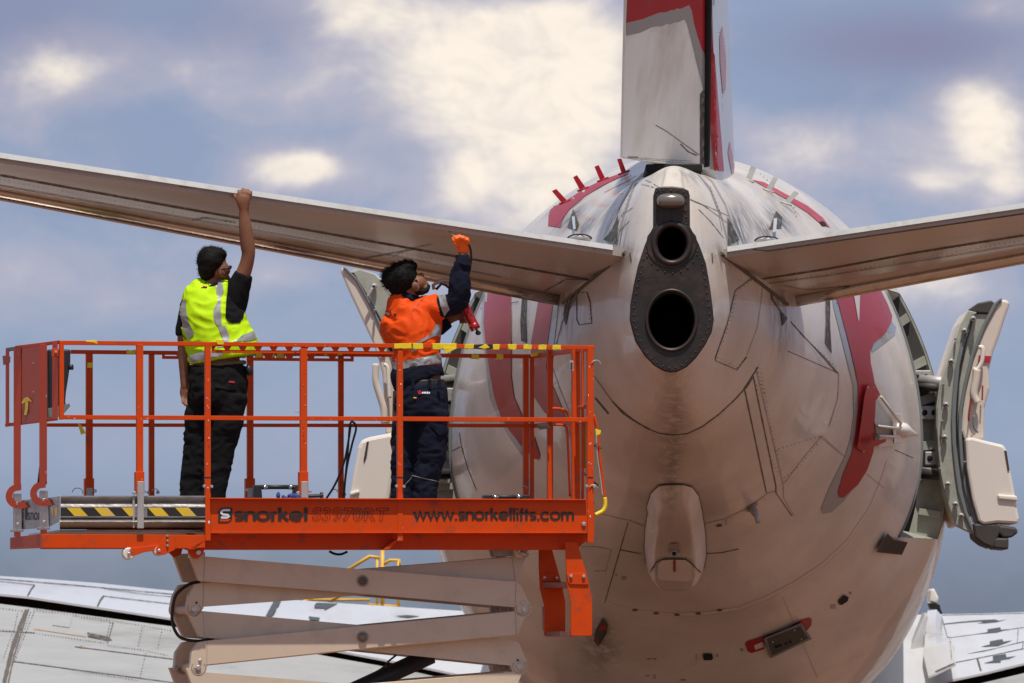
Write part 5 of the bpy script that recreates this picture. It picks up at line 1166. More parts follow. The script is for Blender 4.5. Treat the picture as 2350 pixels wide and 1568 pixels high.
# ladder
lpl('ladder_side', y8([(617,600),(745,600),(830,900),(872,1100),(872,1435),(685,1438),(670,1425),(672,1150),(628,980),(617,770)]), .42, .012, 'orange')
lpl('ladder_side', y8([(870,525),(985,525),(1080,850),(1130,1070),(1130,1418),(1118,1431),(925,1431),(925,1120),(886,930),(880,760)]), .05, .012, 'orange')
lpl('ladder_joint_plate', y8([(884,828),(1075,828),(1098,936),(1070,938),(918,934),(900,915)]), .040, .009, 'orange'); lpl('ladder_joint_plate', y8([(632,828),(812,832),(826,905),(640,905)]), .41, .009, 'orange')
for x, y, v in ((668, 870, .406), (785, 873, .406), (925, 855, .036), (1047, 858, .036)):
    (a, b), = y8([(x, y)]); bolt(a, b, v, .011, lift)
for pl in (y8([(650,912),(900,912),(900,970),(655,970)]), y8([(690,1385),(935,1385),(935,1437),(690,1437)])):
    a = LP(*pl[0], .42); b = LP(*pl[1], .06); c_ = LP(*pl[2], .06); d_ = LP(*pl[3], .42)
    bm = bmesh.new(); o_ = Vector((.05, .22, 0)); prism(bm, [a, b, c_, d_], [p + o_ for p in (a, b, c_, d_)]); rg_ = bm2('ladder_rung', bm, 'panelred', lift)
    bm = bmesh.new()
    for i in range(22):
        t = (i + .5) / 22; p = a.lerp(b, t); q = d_.lerp(c_, max(0, t - .03)); tubes(bm, [p.lerp(q, .1) + Vector((0, -.006, 0)), p.lerp(q, .9) + Vector((0, -.006, 0))], .0022, 4)
    g_ = bm2('rung_grip', bm, 'alu', rg_)
lpl('ladder_side', y8([(755,1150),(870,1100),(870,1380),(760,1380)]), .425, .3, 'orange')
# chassis (below the frame)
bm = bmesh.new(); cz0 = 1.0
def LW_(u, v, z): return Vector((LO.x, LO.y, 0)) + UN * u + VN * v + Vector((0, 0, z))
prism(bm, [LW_(.3, .05, .5), LW_(3.1, .05, .5), LW_(3.1, .05, 1.0), LW_(.3, .05, 1.0)], [LW_(.3, 1.35, .5), LW_(3.1, 1.35, .5), LW_(3.1, 1.35, 1.0), LW_(.3, 1.35, 1.0)]); bm2('chassis', bm, 'orange', lift, bevel=.02)
for u in (.7, 2.7):
    for v in (-.12, 1.36):
        a = LW_(u, v, .43); w_ = tube_obj('wheel', [a, a + VN * .18], .37, 'black', lift, 28); tube_obj('wheel_rim', [a - VN * .01, a + VN * .19], .2, 'cream', w_, 20)
# coloured tapes on the rails
def wrap(x0, x1, yc, h, v, m='yellow', nm='tape_wrap', slope=.009):
    bm = bmesh.new(); n_ = 5; top = []; bot = []
    for i in range(n_ + 1):
        x = x0 + (x1 - x0) * i / n_; j = random.uniform(-1, 1) * .9; top.append((x, yc - h / 2 + j)); bot.append((x + random.uniform(-1.5, 1.5), yc + h / 2 + random.uniform(-1, 1)))
    f_ = [LP(x, y, v) for x, y in top + list(reversed(bot))]; prism(bm, f_, [p + VN * .045 for p in f_]); return bm2(nm, bm, m, lift, False, .002)
for x0, x1, hh in ((905, 944, 12), (947, 971, 13), (992, 1048, 13), (1067, 1088, 11), (1131, 1147, 12), (1166, 1186, 12), (1202, 1221, 11), (1237, 1255, 11), (1269, 1287, 11)):
    xm = (x0 + x1) / 2; wrap(x0, x1, 787 + (xm - 137) * .009, hh, -.010)
for x0, x1 in ((1088, 1131), (944, 947)): wrap(x0, x1, 787 + (x0 - 137) * .009, 10.5, -.008, 'black', 'black_tape')
lpl('tape_wrap', [(1098, 798), (1115, 789), (1124, 798), (1112, 801)], -.014, .003, 'yellow'); lpl('tape_tail', [(1015, 797), (1050, 799), (1024, 812)], -.014, .003, 'yellow')
lpl('tape_tail', [(196, 782), (222, 781), (224, 790), (214, 786), (198, 785)], -.014, .003, 'yellow'); lpl('tape_tail', [(495, 779), (512, 781), (514, 791), (500, 791)], -.014, .003, 'yellow')
for x0, x1, yy, hh in ((290, 312, 808, 9), (588, 605, 816, 18), (613, 630, 816, 19), (636, 655, 817, 19), (745, 785, 812, 8), (1083, 1099, 818, 11), (1140, 1155, 818.5, 12)): wrap(x0, x1, yy, hh, WD - .012, 'yellow', 'tape_wrap')
lpl('tape_wrap', [(201, 832), (213, 832), (212, 845), (200, 844)], WD - .016, .004, 'yellow'); lpl('tape_tail', [(178, 971), (186, 975), (197, 994), (186, 998)], WD - .03, .003, 'yellow')
lpl('tape_wrap', [(1220, 812), (1245, 806), (1246, 813), (1222, 819)], WD - .2, .04, 'yellow')
epl('tape_tail', [(49, 925), (55, 914), (64, 911), (74, 922), (62, 920), (52, 927)], .002, 'yellow', -.02); epl('tape_tail', [(57, 920), (65, 920), (64, 940), (61, 953), (55, 952), (58, 936)], .002, 'yellow', -.018)
# paint chips
for x, y, w_, h_ in ((477, 870, 1.5, 3), (476, 930, 1.5, 4), (479, 1003, 2, 5), (476, 1118, 3, 4), (478, 1195, 4, 8), (917, 848, 2, 3), (919, 880, 3, 4), (916, 930, 2, 2), (1352, 840, 2, 4), (1350, 905, 1.5, 5), (1354, 1182, 2, 7), (1351, 1060, 1.5, 4), (318, 1100, 2, 2), (106, 905, 1.5, 8), (105, 1080, 1.5, 9)):
    (epl if x < 137 else lpl)('paint_chip', [(x, y), (x + w_, y + h_ * .2), (x + w_ * .8, y + h_), (x - w_ * .2, y + h_ * .7)], *((.002, 'whiteprint', -.016) if x < 137 else (-.006, .002, 'whiteprint')))

for i in range(70):   # small chips scattered over the near rails and posts
    if i % 2: x = random.uniform(150, 1340); y = (788 + (x - 137) * .009 if random.random() < .5 else 958.5 + (x - 137) * .005) + random.uniform(-3, 3); w_, h_ = random.uniform(1, 5), random.uniform(.8, 1.8)
    else: x = random.choice((321.5, 477.5, 697.7, 918.8, 1355.5)) + random.uniform(-5, 4); y = random.uniform(810, 1090); w_, h_ = random.uniform(.8, 1.8), random.uniform(1, 5)
    lpl('paint_chip', [(x, y), (x + w_, y + h_ * .3), (x + w_ * .7, y + h_), (x - w_ * .1, y + h_ * .6)], -.0075, .002, random.choice(('whiteprint', 'seam2', 'girt', 'girt')), bevel=0)
for q in ([(375,130),(370,264)], [(1838,270),(1833,387)], [(370,274),(366,384)], [(386,548),(384,660)], [(1835,408),(1840,515)], [(366,408),(374,528)], [(1820,152),(1834,262)]):
    (xa, ya), (xb, yb2) = z8(q); lbar('weld_line', xa, ya, xb, yb2, 1.2, V0 - .002 if q[0][1] in (130, 270, 548, 408) else V0 + .073, .003, 'seam2', bevel=0)
for cx, cy, rr, v in ((1870, 395, 33, V0), (345, 672, 35, V0), (325, 397, 33, V0 + .075), (1853, 667, 33, V0 + .075)):
    (ax, ay), = z8([(cx, cy)]); bm = bmesh.new(); tubes(bm, [LP(ax + rr * .46 * math.cos(R(a)), ay + rr * .46 * math.sin(R(a)), v - .001) for a in range(-40, 221, 15)], .0022, 5); bm2('boss_edge', bm, 'seam2', lift)

# yellow-bound strap tube hanging at the right end
st = thing('safety_hose', 'orange hose with yellow bound ends hanging off the right end of the platform', 'hose', LP(1372, 1180, .0))
tube_obj('hose', [LP(x, y, .05) for x, y in crom([(1362, 952), (1370, 985), (1374, 1030), (1380, 1080), (1386, 1130), (1388, 1152)], 5)], .010, 'orange2', st, 8)
tube_obj('grey_webbing', [LP(x, y, .04) for x, y in crom([(1368, 985), (1370, 1040), (1378, 1100), (1383, 1140)], 5)], .006, 'alu', st, 6)
tube_obj('yellow_binding', [LP(x, y, .04) for x, y in crom([(1388, 1142), (1389, 1160), (1384, 1172), (1374, 1178), (1366, 1182)], 5)], .013, 'yellow', st, 8)
lpl('tape_flag', [(1366, 985), (1380, 988), (1378, 997), (1368, 1000)], .0, .004, 'yellow', st)
yb_ = tag(lpl('document_tube', [(1335, 960), (1352, 960), (1353, 1074), (1336, 1076)], .25, .08, mat('dull_yellow_plastic', (.42, .24, .012), .5), None, .02), 'dull yellow plastic document tube inside the right end railing', 'tube')

# things on the deck
for i, (xa, xb, yt, v, lab) in enumerate(((640, 0, 0, 0, ''),)): pass
def tool_case(x0, x1, yt, v, label, group=None):
    t = thing('tool_case', label, 'tool case', LP((x0 + x1) / 2, 1216, v + .1), group)
    lpl('case_body', [(x0 - 6, 1152), (x1 + 6, 1152), (x1 + 6, 1215), (x0 - 6, 1215)], v, .2, 'black', t, .01)
    for a in (x0, x1): lpl('handle_bracket', [(a - 8, yt), (a + 8, yt), (a + 11, 1153), (a - 11, 1153)], v + .06, .07, 'black', t, .006)
    tube_obj('handle_grip', [LP(x0, yt + 5, v + .1), LP(x1, yt + 5, v + .1)], .014, 'black', t, 12)
    for a, b in ((x0 + 9, x0 + 24), (x1 - 24, x1 - 9)): tube_obj('handle_ferrule', [LP(a, yt + 5, v + .1), LP(b, yt + 5, v + .1)], .0155, 'chrome', t, 14)
    return t
tool_case(592, 684, 1113, .7, 'black tool case with bar handle by the middle rail post')
tool_case(1120, 1208, 1136, .9, 'black tool case with bar handle at the right end of the deck')
rg = bmesh.new()
for i in range(16): ellipsoid(rg, LP(640 + i * 3.4 + random.uniform(-3, 3), 1142 + random.uniform(-5, 8), .62), (random.uniform(.01, .03), .03, random.uniform(.008, .025)), 8, 6)
tag(bm2('rag', rg, 'blue', None, True), 'crumpled blue rag on the tool case handle', 'rag')
bm = bmesh.new(); tubes(bm, [LP(708, 1139, .5), LP(735, 1138, .5)], .012, 10); tubes(bm, [LP(735, 1138, .5), LP(741, 1138, .5)], .022, 12); tag(bm2('torch', bm, 'black', None), 'small black torch lying on the deck edge', 'torch')
cb = bmesh.new()
tubes(cb, [LP(x, y, WD - .08) for x, y in crom([(805, 974), (800, 1010), (790, 1060), (770, 1110), (745, 1150), (700, 1215)], 6)], .007, 6)
tubes(cb, [LP(x, y, WD - .09) for x, y in crom([(800, 1215), (790, 1150), (795, 1080), (808, 1020), (817, 985), (812, 970), (803, 976), (798, 1040), (788, 1140)], 6)], .007, 6)
tag(bm2('power_cable', cb, 'black', None, True), 'black power cable looped over the far middle rail', 'cable')

# ------------------------------------------------------------------ people
def loft(bm, pts, seg=16, n=4):
    """pts: (x, y, Y, half width in photo units, half depth in metres)"""
    q = crom(pts, n); cen = [P(a[0], a[1], a[2]) for a in q]; rings = []
    for i, a in enumerate(q):
        t = (cen[min(i + 1, len(cen) - 1)] - cen[max(i - 1, 0)]).normalized()
        dep = Vector((0, 1, 0)) - t * t.y
        if dep.length < .25: dep = Vector((0, 0, 1)) - t * t.z
        dep.normalize(); sd_ = t.cross(dep); hw_ = max(.3, a[3]) / F * a[2]
        rings.append([bm.verts.new(cen[i] + sd_ * math.cos(k * 2 * math.pi / seg) * hw_ + dep * math.sin(k * 2 * math.pi / seg) * max(.003, a[4])) for k in range(seg)])
    for a, b in zip(rings, rings[1:]):
        for k in range(seg): bm.faces.new((a[k], a[(k + 1) % seg], b[(k + 1) % seg], b[k]))
    bm.faces.new(list(reversed(rings[0]))); bm.faces.new(rings[-1])
def ball(bm, x, y, Y, rx, ry, dep, rot=0):
    ellipsoid(bm, P(x, y, Y), (rx / F * Y, dep, ry / F * Y), 20, 14, Matrix.Rotation(R(rot), 4, 'Y'))
def fuse(name, bm, m, parent, voxel=.008, smooth=6, fold=0, fscale=(8, 8, 8), solid=0):
    bmesh.ops.recalc_face_normals(bm, faces=bm.faces)
    me = bpy.data.meshes.new('tmp'); bm.to_mesh(me); bm.free(); o = bpy.data.objects.new('tmp', me); C.objects.link(o)
    r = o.modifiers.new('r', 'REMESH'); r.mode = 'VOXEL'; r.voxel_size = voxel
    s = o.modifiers.new('s', 'SMOOTH'); s.iterations = smooth; s.factor = .5
    dg = bpy.context.evaluated_depsgraph_get(); m2 = bpy.data.meshes.new_from_object(o.evaluated_get(dg)); bpy.data.objects.remove(o)
    if fold:
        nr = [v.normal.copy() for v in m2.vertices]
        for v, n_ in zip(m2.vertices, nr):
            p = Vector((v.co.x * fscale[0], v.co.y * fscale[1], v.co.z * fscale[2]))
            w_ = noise.noise_vector(p * .5) * 1.1
            a = noise.noise(p + w_); b = 1 - abs(noise.noise(p * 1.7 + w_ + Vector((7, 3, 1)))) * 2.2
            v.co += n_ * fold * (a * .9 + b * .7)
    m2.materials.clear(); o2 = link(name, m2, m, parent, True); return o2

# --- man in the yellow vest
m1 = thing('person', 'man in yellow high visibility vest and black trousers reaching up to the tailplane edge', 'person', P(475, 1216, 36.75), 'workers on the platform')
D1 = 36.75
b = bmesh.new()
ball(b, 489, 603, D1, 30, 36, .098, -8); ball(b, 501, 620, D1 - .0, 26, 25, .08, -15)      # skull, jaw
loft(b, [(492, 625, D1 + .01, 24, .06), (486, 650, D1 + .01, 24, .062), (474, 680, D1, 26, .07)])
ball(b, 523, 622, D1 + .03, 6, 8, .02); ball(b, 519, 640, D1 + .03, 10, 9, .04)              # nose tip, chin
loft(b, [(472, 660, D1, 24, .06), (475, 690, D1, 55, .10), (480, 760, D1, 56, .12), (495, 830, D1, 56, .12), (500, 880, D1, 58, .13)])
loft(b, [(515, 690, D1, 22, .065), (545, 655, D1 - .03, 20, .058), (562, 618, D1 - .05, 17, .05), (570, 585, D1 - .07, 15.5, .044), (568, 562, D1 - .08, 17, .046), (563, 520, D1 - .10, 15, .040), (560, 490, D1 - .11, 11.5, .032), (560, 474, D1 - .12, 11, .026)])
loft(b, [(560, 480, D1 - .12, 12, .024), (558, 462, D1 - .13, 16, .022), (560, 450, D1 - .13, 17, .020)])
for i, (fx, ty, dx) in enumerate(((549, 438, -1), (558, 434, 0), (567, 436, 1), (574, 441, 2))):
    loft(b, [(fx, 452, D1 - .13, 4.6, .011), (fx + dx * .5, 444, D1 - .135, 4.4, .011), (fx + dx, ty, D1 - .12, 4.1, .010), (fx + dx, ty + 2, D1 - .09, 3.6, .009)], 10, 3)
loft(b, [(548, 466, D1 - .12, 5, .012), (542, 455, D1 - .12, 4.6, .012), (538, 446, D1 - .10, 4, .010)], 10, 3)
loft(b, [(432, 705, D1, 20, .06), (424, 755, D1 + .0, 17, .052), (422, 810, D1 + .02, 14, .045), (424, 860, D1 + .03, 12, .038), (424, 890, D1 + .03, 9.5, .028)])
loft(b, [(424, 885, D1 + .03, 10, .024), (425, 900, D1 + .03, 13, .022), (427, 912, D1 + .03, 12, .02)])
for fx, yy, e in ((419, 926, 0), (424, 931, 1), (429, 933, 1), (434, 930, 1)): loft(b, [(fx, 910, D1 + .02 + e * .01, 3.8, .010), (fx, yy - 9, D1 + .01, 3.6, .010), (fx + 1, yy, D1 - .01, 3.2, .009)], 10, 3)
loft(b, [(433, 898, D1 + .01, 4, .010), (437, 910, D1, 3.6, .010), (436, 920, D1 - .01, 3.2, .009)], 10, 3)
for (hx, kx, ax_, o_) in ((470, 452, 437, .02), (525, 508, 488, -.02)): loft(b, [(hx, 870, D1 + o_, 36, .10), (kx + 5, 1000, D1 + o_, 26, .075), (kx - 4, 1060, D1 + o_, 21, .06), (ax_, 1180, D1 + o_, 13, .04), (ax_, 1205, D1 + o_, 14, .05)])
body1 = fuse('body', b, 'skin', m1, .0065, 3)
b = bmesh.new(); c0 = P(510, 626, D1 - .075)   # ear
ellipsoid(b, c0, (.021, .014, .030), 14, 10, Matrix.Rotation(R(10), 4, 'Y')); fuse('ear', b, 'skin', m1, .004, 2)
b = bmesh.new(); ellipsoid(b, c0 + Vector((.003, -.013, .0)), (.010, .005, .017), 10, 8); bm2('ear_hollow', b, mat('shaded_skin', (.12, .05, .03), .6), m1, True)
b = bmesh.new()
ball(b, 484, 599, D1 - .012, 32.5, 34, .108, -8); ball(b, 478, 618, D1 - .025, 24, 24, .085); ball(b, 497, 583, D1, 24, 15, .095, 10); ball(b, 474, 632, D1 - .02, 15, 14, .06)
hr = fuse('hair', b, 'hair', m1, .007, 10, .003, (40, 40, 40))
def strands(bm, obj, n, ln, rad, dirf, cond):
    vs = [v for v in obj.data.vertices if cond(v.co)]
    for _ in range(n):
        v = random.choice(vs); d = (v.normal * .6 + dirf(v.co) + Vector((random.uniform(-.3, .3), random.uniform(-.3, .3), random.uniform(-.3, .3)))).normalized(); L_ = ln * random.uniform(.5, 1.2)
        p = v.co - v.normal * .004; q = p + d * L_ * .6 + v.normal * .003; e = q + (d + Vector((0, 0, -.3))) * L_ * .4
        tubes(bm, [p, q, e], [rad, rad * .7, rad * .15], 4, False)
b = bmesh.new(); strands(b, hr, 420, .018, .0014, lambda c: Vector((-.5, 0, .35)), lambda c: True)
o = bm2('hair_strand', b, 'hair', hr); o['kind'] = 'stuff'
tube_obj('sunglasses', [P(x, y, D1 + dy) for x, y, dy in ((508, 619, -.088), (520, 616, -.085), (532, 612, -.07))], .0055, 'black', m1, 8)
b = bmesh.new(); ellipsoid(b, P(528, 614, D1 - .035), (.009, .03, .014)); bm2('sunglasses_lens', b, 'black', m1, True)
# shirt: collar, sleeves
b = bmesh.new()
loft(b, [(480, 652, D1, 25, .07), (474, 672, D1, 34, .08), (470, 690, D1, 52, .10), (478, 760, D1, 52, .11), (492, 812, D1, 46, .10)])
loft(b, [(505, 735, D1, 38, .10), (530, 700, D1, 36, .085), (548, 660, D1 - .03, 26, .072), (557, 636, D1 - .045, 22, .062), (560, 628, D1 - .05, 20.5, .058)])
loft(b, [(440, 700, D1, 26, .08), (426, 750, D1, 21, .062), (422, 772, D1, 19, .058)])
sh1 = fuse('shirt', b, 'bshirt', m1, .008, 4, .006, (9, 9, 6))
b = bmesh.new(); loft(b, [(457, 668, D1 - .055, 4, .01), (470, 665, D1 - .075, 5, .012), (485, 658, D1 - .075, 5, .012), (500, 650, D1 - .06, 4, .01)], 8); fuse('collar', b, 'bshirt', m1, .005, 2)
b = bmesh.new(); ellipsoid(b, P(470, 659, D1 - .095), (.016, .006, .008)); ellipsoid(b, P(463, 662, D1 - .092), (.008, .006, .008)); bm2('collar_logo', b, 'gun', m1, True)
# vest
b = bmesh.new()
loft(b, [(487, 654, D1 - .0, 34, .07), (479, 671, D1, 50, .10), (475, 690, D1, 60, .125), (480, 710, D1, 71, .14), (487, 735, D1, 77, .15), (493, 760, D1, 78, .155), (502, 782, D1, 79, .16), (509, 798, D1, 82, .165), (512, 812, D1, 81, .165), (514, 824, D1, 78, .16)], 28)
loft(b, [(500, 712, D1, 34, .11), (508, 680, D1 - .0, 26, .095), (512, 658, D1, 17, .075), (514, 644, D1, 10, .055)], 18)
vest = fuse('vest', b, 'vest', m1, .0075, 3, .010, (7, 7, 11))
SV = Surf([vest, sh1])
# arm hole shows the black shirt
SVo = Surf([vest])
decal('armhole_panel', z3([(612,785),(606,850),(600,960),(592,1050),(592,1110),(605,1140),(640,1165),(700,1160),(725,1110),(747,1030),(742,960),(735,930),(720,880),(690,800),(660,760)]), SVo, .006, 'bshirt', m1, 6)
seam(z3([(612,785),(600,960),(592,1050),(592,1110),(605,1140),(640,1165),(700,1160),(727,1110)]), 1.4, SVo, 'navy', m1, 'vest_piping', .009)
for pl in (z3([(510,855),(565,818),(578,915),(555,965),(553,1060),(562,1180),(520,1178),(500,1130),(498,1060),(535,985),(520,920)]), z3([(530,1180),(590,1185),(625,1270),(610,1345),(570,1290)]), z3([(240,1005),(283,970),(290,1090),(310,1170),(350,1245),(305,1290),(262,1200),(242,1100)]),
           z3([(640,1310),(690,1290),(720,1260),(825,1218),(848,1280),(790,1298),(700,1305)]), z3([(300,1425),(360,1400),(430,1380),(520,1385),(600,1370),(560,1420),(440,1445),(330,1470)]), z3([(520,1330),(600,1330),(590,1352),(530,1355)])):
    decal('reflective_band', pl, SVo, .004, 'refl', m1, 6)
seam(z3([(205,1040),(212,1130),(235,1230),(290,1290)]), 1.6, SVo, 'navy', m1, 'vest_piping', .006); seam(z3([(300,1495),(400,1495),(640,1452),(865,1395)]), 1.4, SVo, 'navy', m1, 'vest_piping', .006)
# belt and trousers
b = bmesh.new(); loft(b, [(500, 834, D1, 65, .135), (501, 843, D1, 66, .137)], 24, 2); fuse('belt', b, 'belt', m1, .007, 1)
b = bmesh.new()
loft(b, [(500, 840, D1, 66, .140), (500, 870, D1, 68, .155), (499, 905, D1, 66, .165), (497, 930, D1, 62, .15)], 24)
loft(b, [(472, 905, D1 + .03, 39, .12), (462, 960, D1 + .03, 38, .105), (456, 1000, D1 + .03, 34, .09), (451, 1050, D1 + .03, 31, .08), (442, 1100, D1 + .03, 28, .075), (438, 1150, D1 + .03, 26, .07), (436, 1205, D1 + .03, 25, .07)], 18)
loft(b, [(528, 905, D1 - .03, 39, .12), (520, 960, D1 - .03, 39, .11), (510, 1000, D1 - .03, 38, .095), (500, 1050, D1 - .03, 36, .085), (492, 1100, D1 - .03, 31, .08), (486, 1150, D1 - .03, 28, .075), (484, 1205, D1 - .03, 26, .07)], 18)
tr1 = fuse('trousers', b, 'btrouser', m1, .009, 5, .009, (8, 8, 12))
ST1 = Surf([tr1]); decal('pocket_flap', z1([(1405,375),(1560,385),(1560,430),(1500,430),(1420,415)]), ST1, .007, 'btrouser', tr1, 6); decal('pocket_label', z1([(1508,372),(1545,375),(1545,384),(1510,383)]), ST1, .010, 'redlight', tr1, 5)
b = bmesh.new(); ball(b, 572, 850, D1 - .06, 8, 14, .03, -15); fuse('belt_pouch', b, 'black', m1, .006, 1)
for x, o_ in ((436, .03), (484, -.03)):
    b = bmesh.new(); loft(b, [(x, 1206, D1 + o_ + .03, 15, .06), (x + 4, 1217, D1 + o_ + .02, 18, .13)], 14); ball(b, x + 8, 1211, D1 + o_ + .08, 15, 8, .09); fuse('boot', b, 'black', m1, .008, 2)

# --- man in the orange shirt
m2_ = thing('person', 'dark haired bearded man in orange and navy work shirt aiming a grease gun overhead', 'person', P(955, 1218, 37.2), 'workers on the platform')
D2 = 37.2
b = bmesh.new()
ball(b, 925, 640, D2, 33, 35, .10, 25); ball(b, 955, 652, D2, 25, 22, .075, -25)
loft(b, [(938, 660, D2, 22, .06), (940, 690, D2, 23, .065), (938, 715, D2, 32, .08)])
loft(b, [(962, 634, D2, 6, .02), (969, 630, D2, 5, .016), (967, 638, D2, 4, .014)], 10, 3)                       # nose
loft(b, [(966, 642, D2, 6, .028), (974, 648, D2, 6, .028), (980, 654, D2, 6, .026)], 10, 3); ball(b, 976, 662, D2, 11, 9, .045)   # lips, chin
loft(b, [(940, 700, D2, 40, .09), (945, 740, D2, 56, .12), (955, 800, D2, 55, .12), (960, 870, D2, 52, .12), (962, 900, D2, 54, .12)])
loft(b, [(985, 710, D2, 22, .06), (1025, 700, D2 - .04, 18, .05), (1055, 685, D2 - .10, 17, .048), (1062, 640, D2 - .13, 14, .04), (1064, 600, D2 - .14, 10, .03), (1063, 575, D2 - .14, 9, .026)])
loft(b, [(905, 715, D2, 22, .06), (905, 765, D2 + .08, 18, .05), (925, 800, D2 + .22, 16, .045), (980, 770, D2 + .33, 13, .04), (1030, 735, D2 + .33, 10, .03), (1058, 722, D2 + .30, 11, .026)])
for i in range(4): loft(b, [(1056, 716 + i * 8, D2 + .30, 4, .012), (1068, 714 + i * 8, D2 + .26, 4, .012), (1070, 716 + i * 8, D2 + .22, 3.6, .011)], 10, 3)
loft(b, [(1050, 712, D2 + .28, 4.4, .013), (1060, 704, D2 + .24, 4.2, .012), (1066, 702, D2 + .2, 3.6, .01)], 10, 3)
for (hx, kx, ax_, o_) in ((935, 925, 920, .02), (990, 985, 975, -.02)): loft(b, [(hx, 900, D2 + o_, 34, .10), (kx, 1020, D2 + o_, 26, .075), (kx - 2, 1070, D2 + o_, 21, .06), (ax_, 1180, D2 + o_, 13, .04), (ax_, 1208, D2 + o_, 14, .05)])
body2 = fuse('body', b, 'skin', m2_, .0065, 3)
b = bmesh.new(); c0 = P(954, 658, D2 - .085); ellipsoid(b, c0, (.024, .014, .032), 14, 10, Matrix.Rotation(R(-25), 4, 'Y')); fuse('ear', b, 'skin', m2_, .004, 2)
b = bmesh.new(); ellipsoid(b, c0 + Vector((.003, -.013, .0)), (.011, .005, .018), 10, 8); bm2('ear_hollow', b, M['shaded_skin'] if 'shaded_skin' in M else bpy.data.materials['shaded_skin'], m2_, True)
b = bmesh.new(); loft(b, [(956, 672, D2 - .062, 5, .010), (966, 671, D2 - .048, 7, .016), (977, 666, D2 - .02, 7, .03), (983, 658, D2 + .0, 4, .026)], 12); loft(b, [(955, 642, D2 - .072, 3, .008), (957, 660, D2 - .068, 5, .009), (962, 670, D2 - .060, 6, .012)], 10)
loft(b, [(970, 642, D2 - .02, 3, .02), (974, 645, D2 - .02, 3, .02)], 8, 2)
fuse('beard', b, 'hair', m2_, .005, 2, .003, (40, 40, 40))
b = bmesh.new(); ellipsoid(b, P(962, 630, D2 - .050), (.004, .006, .004), 10, 8); bm2('eye', b, 'black', m2_, True)
b = bmesh.new(); ball(b, 922, 637, D2 - .010, 37, 35, .109, 25); ball(b, 905, 640, D2 - .0, 30, 28, .10, 20); ball(b, 930, 615, D2, 28, 17, .10, -12); ball(b, 918, 662, D2 - .0, 24, 23, .085, 20); ball(b, 893, 628, D2, 14, 12, .07)
hr2 = fuse('hair', b, 'hair', m2_, .007, 12, .004, (34, 34, 34))
b = bmesh.new(); strands(b, hr2, 900, .024, .0013, lambda c: Vector((-.9, 0, .1)), lambda c: True)
o = bm2('hair_strand', b, 'hair', hr2); o['kind'] = 'stuff'
# shirt
b = bmesh.new()
loft(b, [(938, 688, D2, 30, .075), (930, 704, D2, 44, .10), (946, 728, D2, 60, .13), (949, 755, D2, 64, .145), (955, 790, D2, 53, .145), (956, 825, D2, 54, .14), (957, 850, D2, 56, .14)], 26)
loft(b, [(950, 730, D2, 40, .12), (975, 712, D2 - .01, 34, .10), (1005, 706, D2 - .03, 29, .085), (1012, 704, D2 - .035, 28, .08)], 20)
loft(b, [(905, 730, D2, 26, .09), (900, 755, D2 + .04, 26, .085), (908, 780, D2 + .09, 24, .075)], 18)
shirt2 = fuse('shirt', b, 'hiorange', m2_, .008, 3, .011, (8, 8, 9))
b = bmesh.new()
loft(b, [(1000, 708, D2 - .025, 25, .076), (1020, 704, D2 - .04, 25, .074), (1044, 696, D2 - .08, 26, .072), (1054, 678, D2 - .10, 26, .070), (1054, 650, D2 - .12, 25, .066), (1057, 625, D2 - .13, 21, .056), (1062, 598, D2 - .14, 16, .045), (1062, 586, D2 - .14, 14.5, .04)], 20)
sl2 = fuse('sleeve', b, 'navy', m2_, .008, 3, .009, (11, 11, 14))
b = bmesh.new(); loft(b, [(908, 778, D2 + .09, 23, .075), (925, 800, D2 + .22, 22, .06), (980, 772, D2 + .33, 18, .055), (1030, 738, D2 + .33, 15, .045)], 16); fuse('sleeve', b, 'navy', m2_, .009, 3, .006, (11, 11, 11))
b = bmesh.new(); loft(b, [(935, 694, D2 - .01, 34, .075), (940, 682, D2, 29, .072), (943, 674, D2, 26, .068)], 18); fuse('collar', b, 'navy', m2_, .007, 2)
b = bmesh.new(); loft(b, [(957, 842, D2, 58, .142), (958, 856, D2, 61, .145), (958, 870, D2, 60, .145), (962, 880, D2, 53, .14)], 24); ns = fuse('shirt_tail', b, 'navy', m2_, .008, 3, .006, (9, 9, 9))
S2_ = Surf([shirt2]); SSL = Surf([sl2, shirt2])
for pl in (z4([(710,745),(770,730),(800,800),(842,935),(790,995),(765,930),(740,840)]), z4([(740,1075),(745,1110),(750,1205),(700,1190),(640,1215),(560,1260),(500,1265),(570,1225),(640,1185),(680,1130),(700,1085)]), z4([(480,1290),(560,1270),(520,1330),(470,1350)]),
           z4([(270,1430),(340,1445),(430,1430),(560,1400),(640,1385),(700,1365),(778,1370),(778,1450),(660,1465),(540,1480),(400,1510),(275,1520)])):
    decal('reflective_band', pl, SSL, .006, 'refl', m2_, 6)
seam(z4([(620,795),(560,860),(480,950),(470,1040)]), 1, S2_, 'panelred', m2_, 'shirt_seam', .003); seam(z4([(350,870),(300,920),(240,960)]), .8, S2_, 'panelred', m2_, 'shirt_seam', .003); decal('shirt_label', z4([(305,978),(332,978),(330,996),(305,996)]), S2_, .005, 'black', m2_, 5)
b = bmesh.new(); loft(b, [(1062, 590, D2 - .14, 10, .03), (1062, 578, D2 - .14, 9.5, .028)], 14, 2); bm2('wrist', b, 'skin', body2, True)
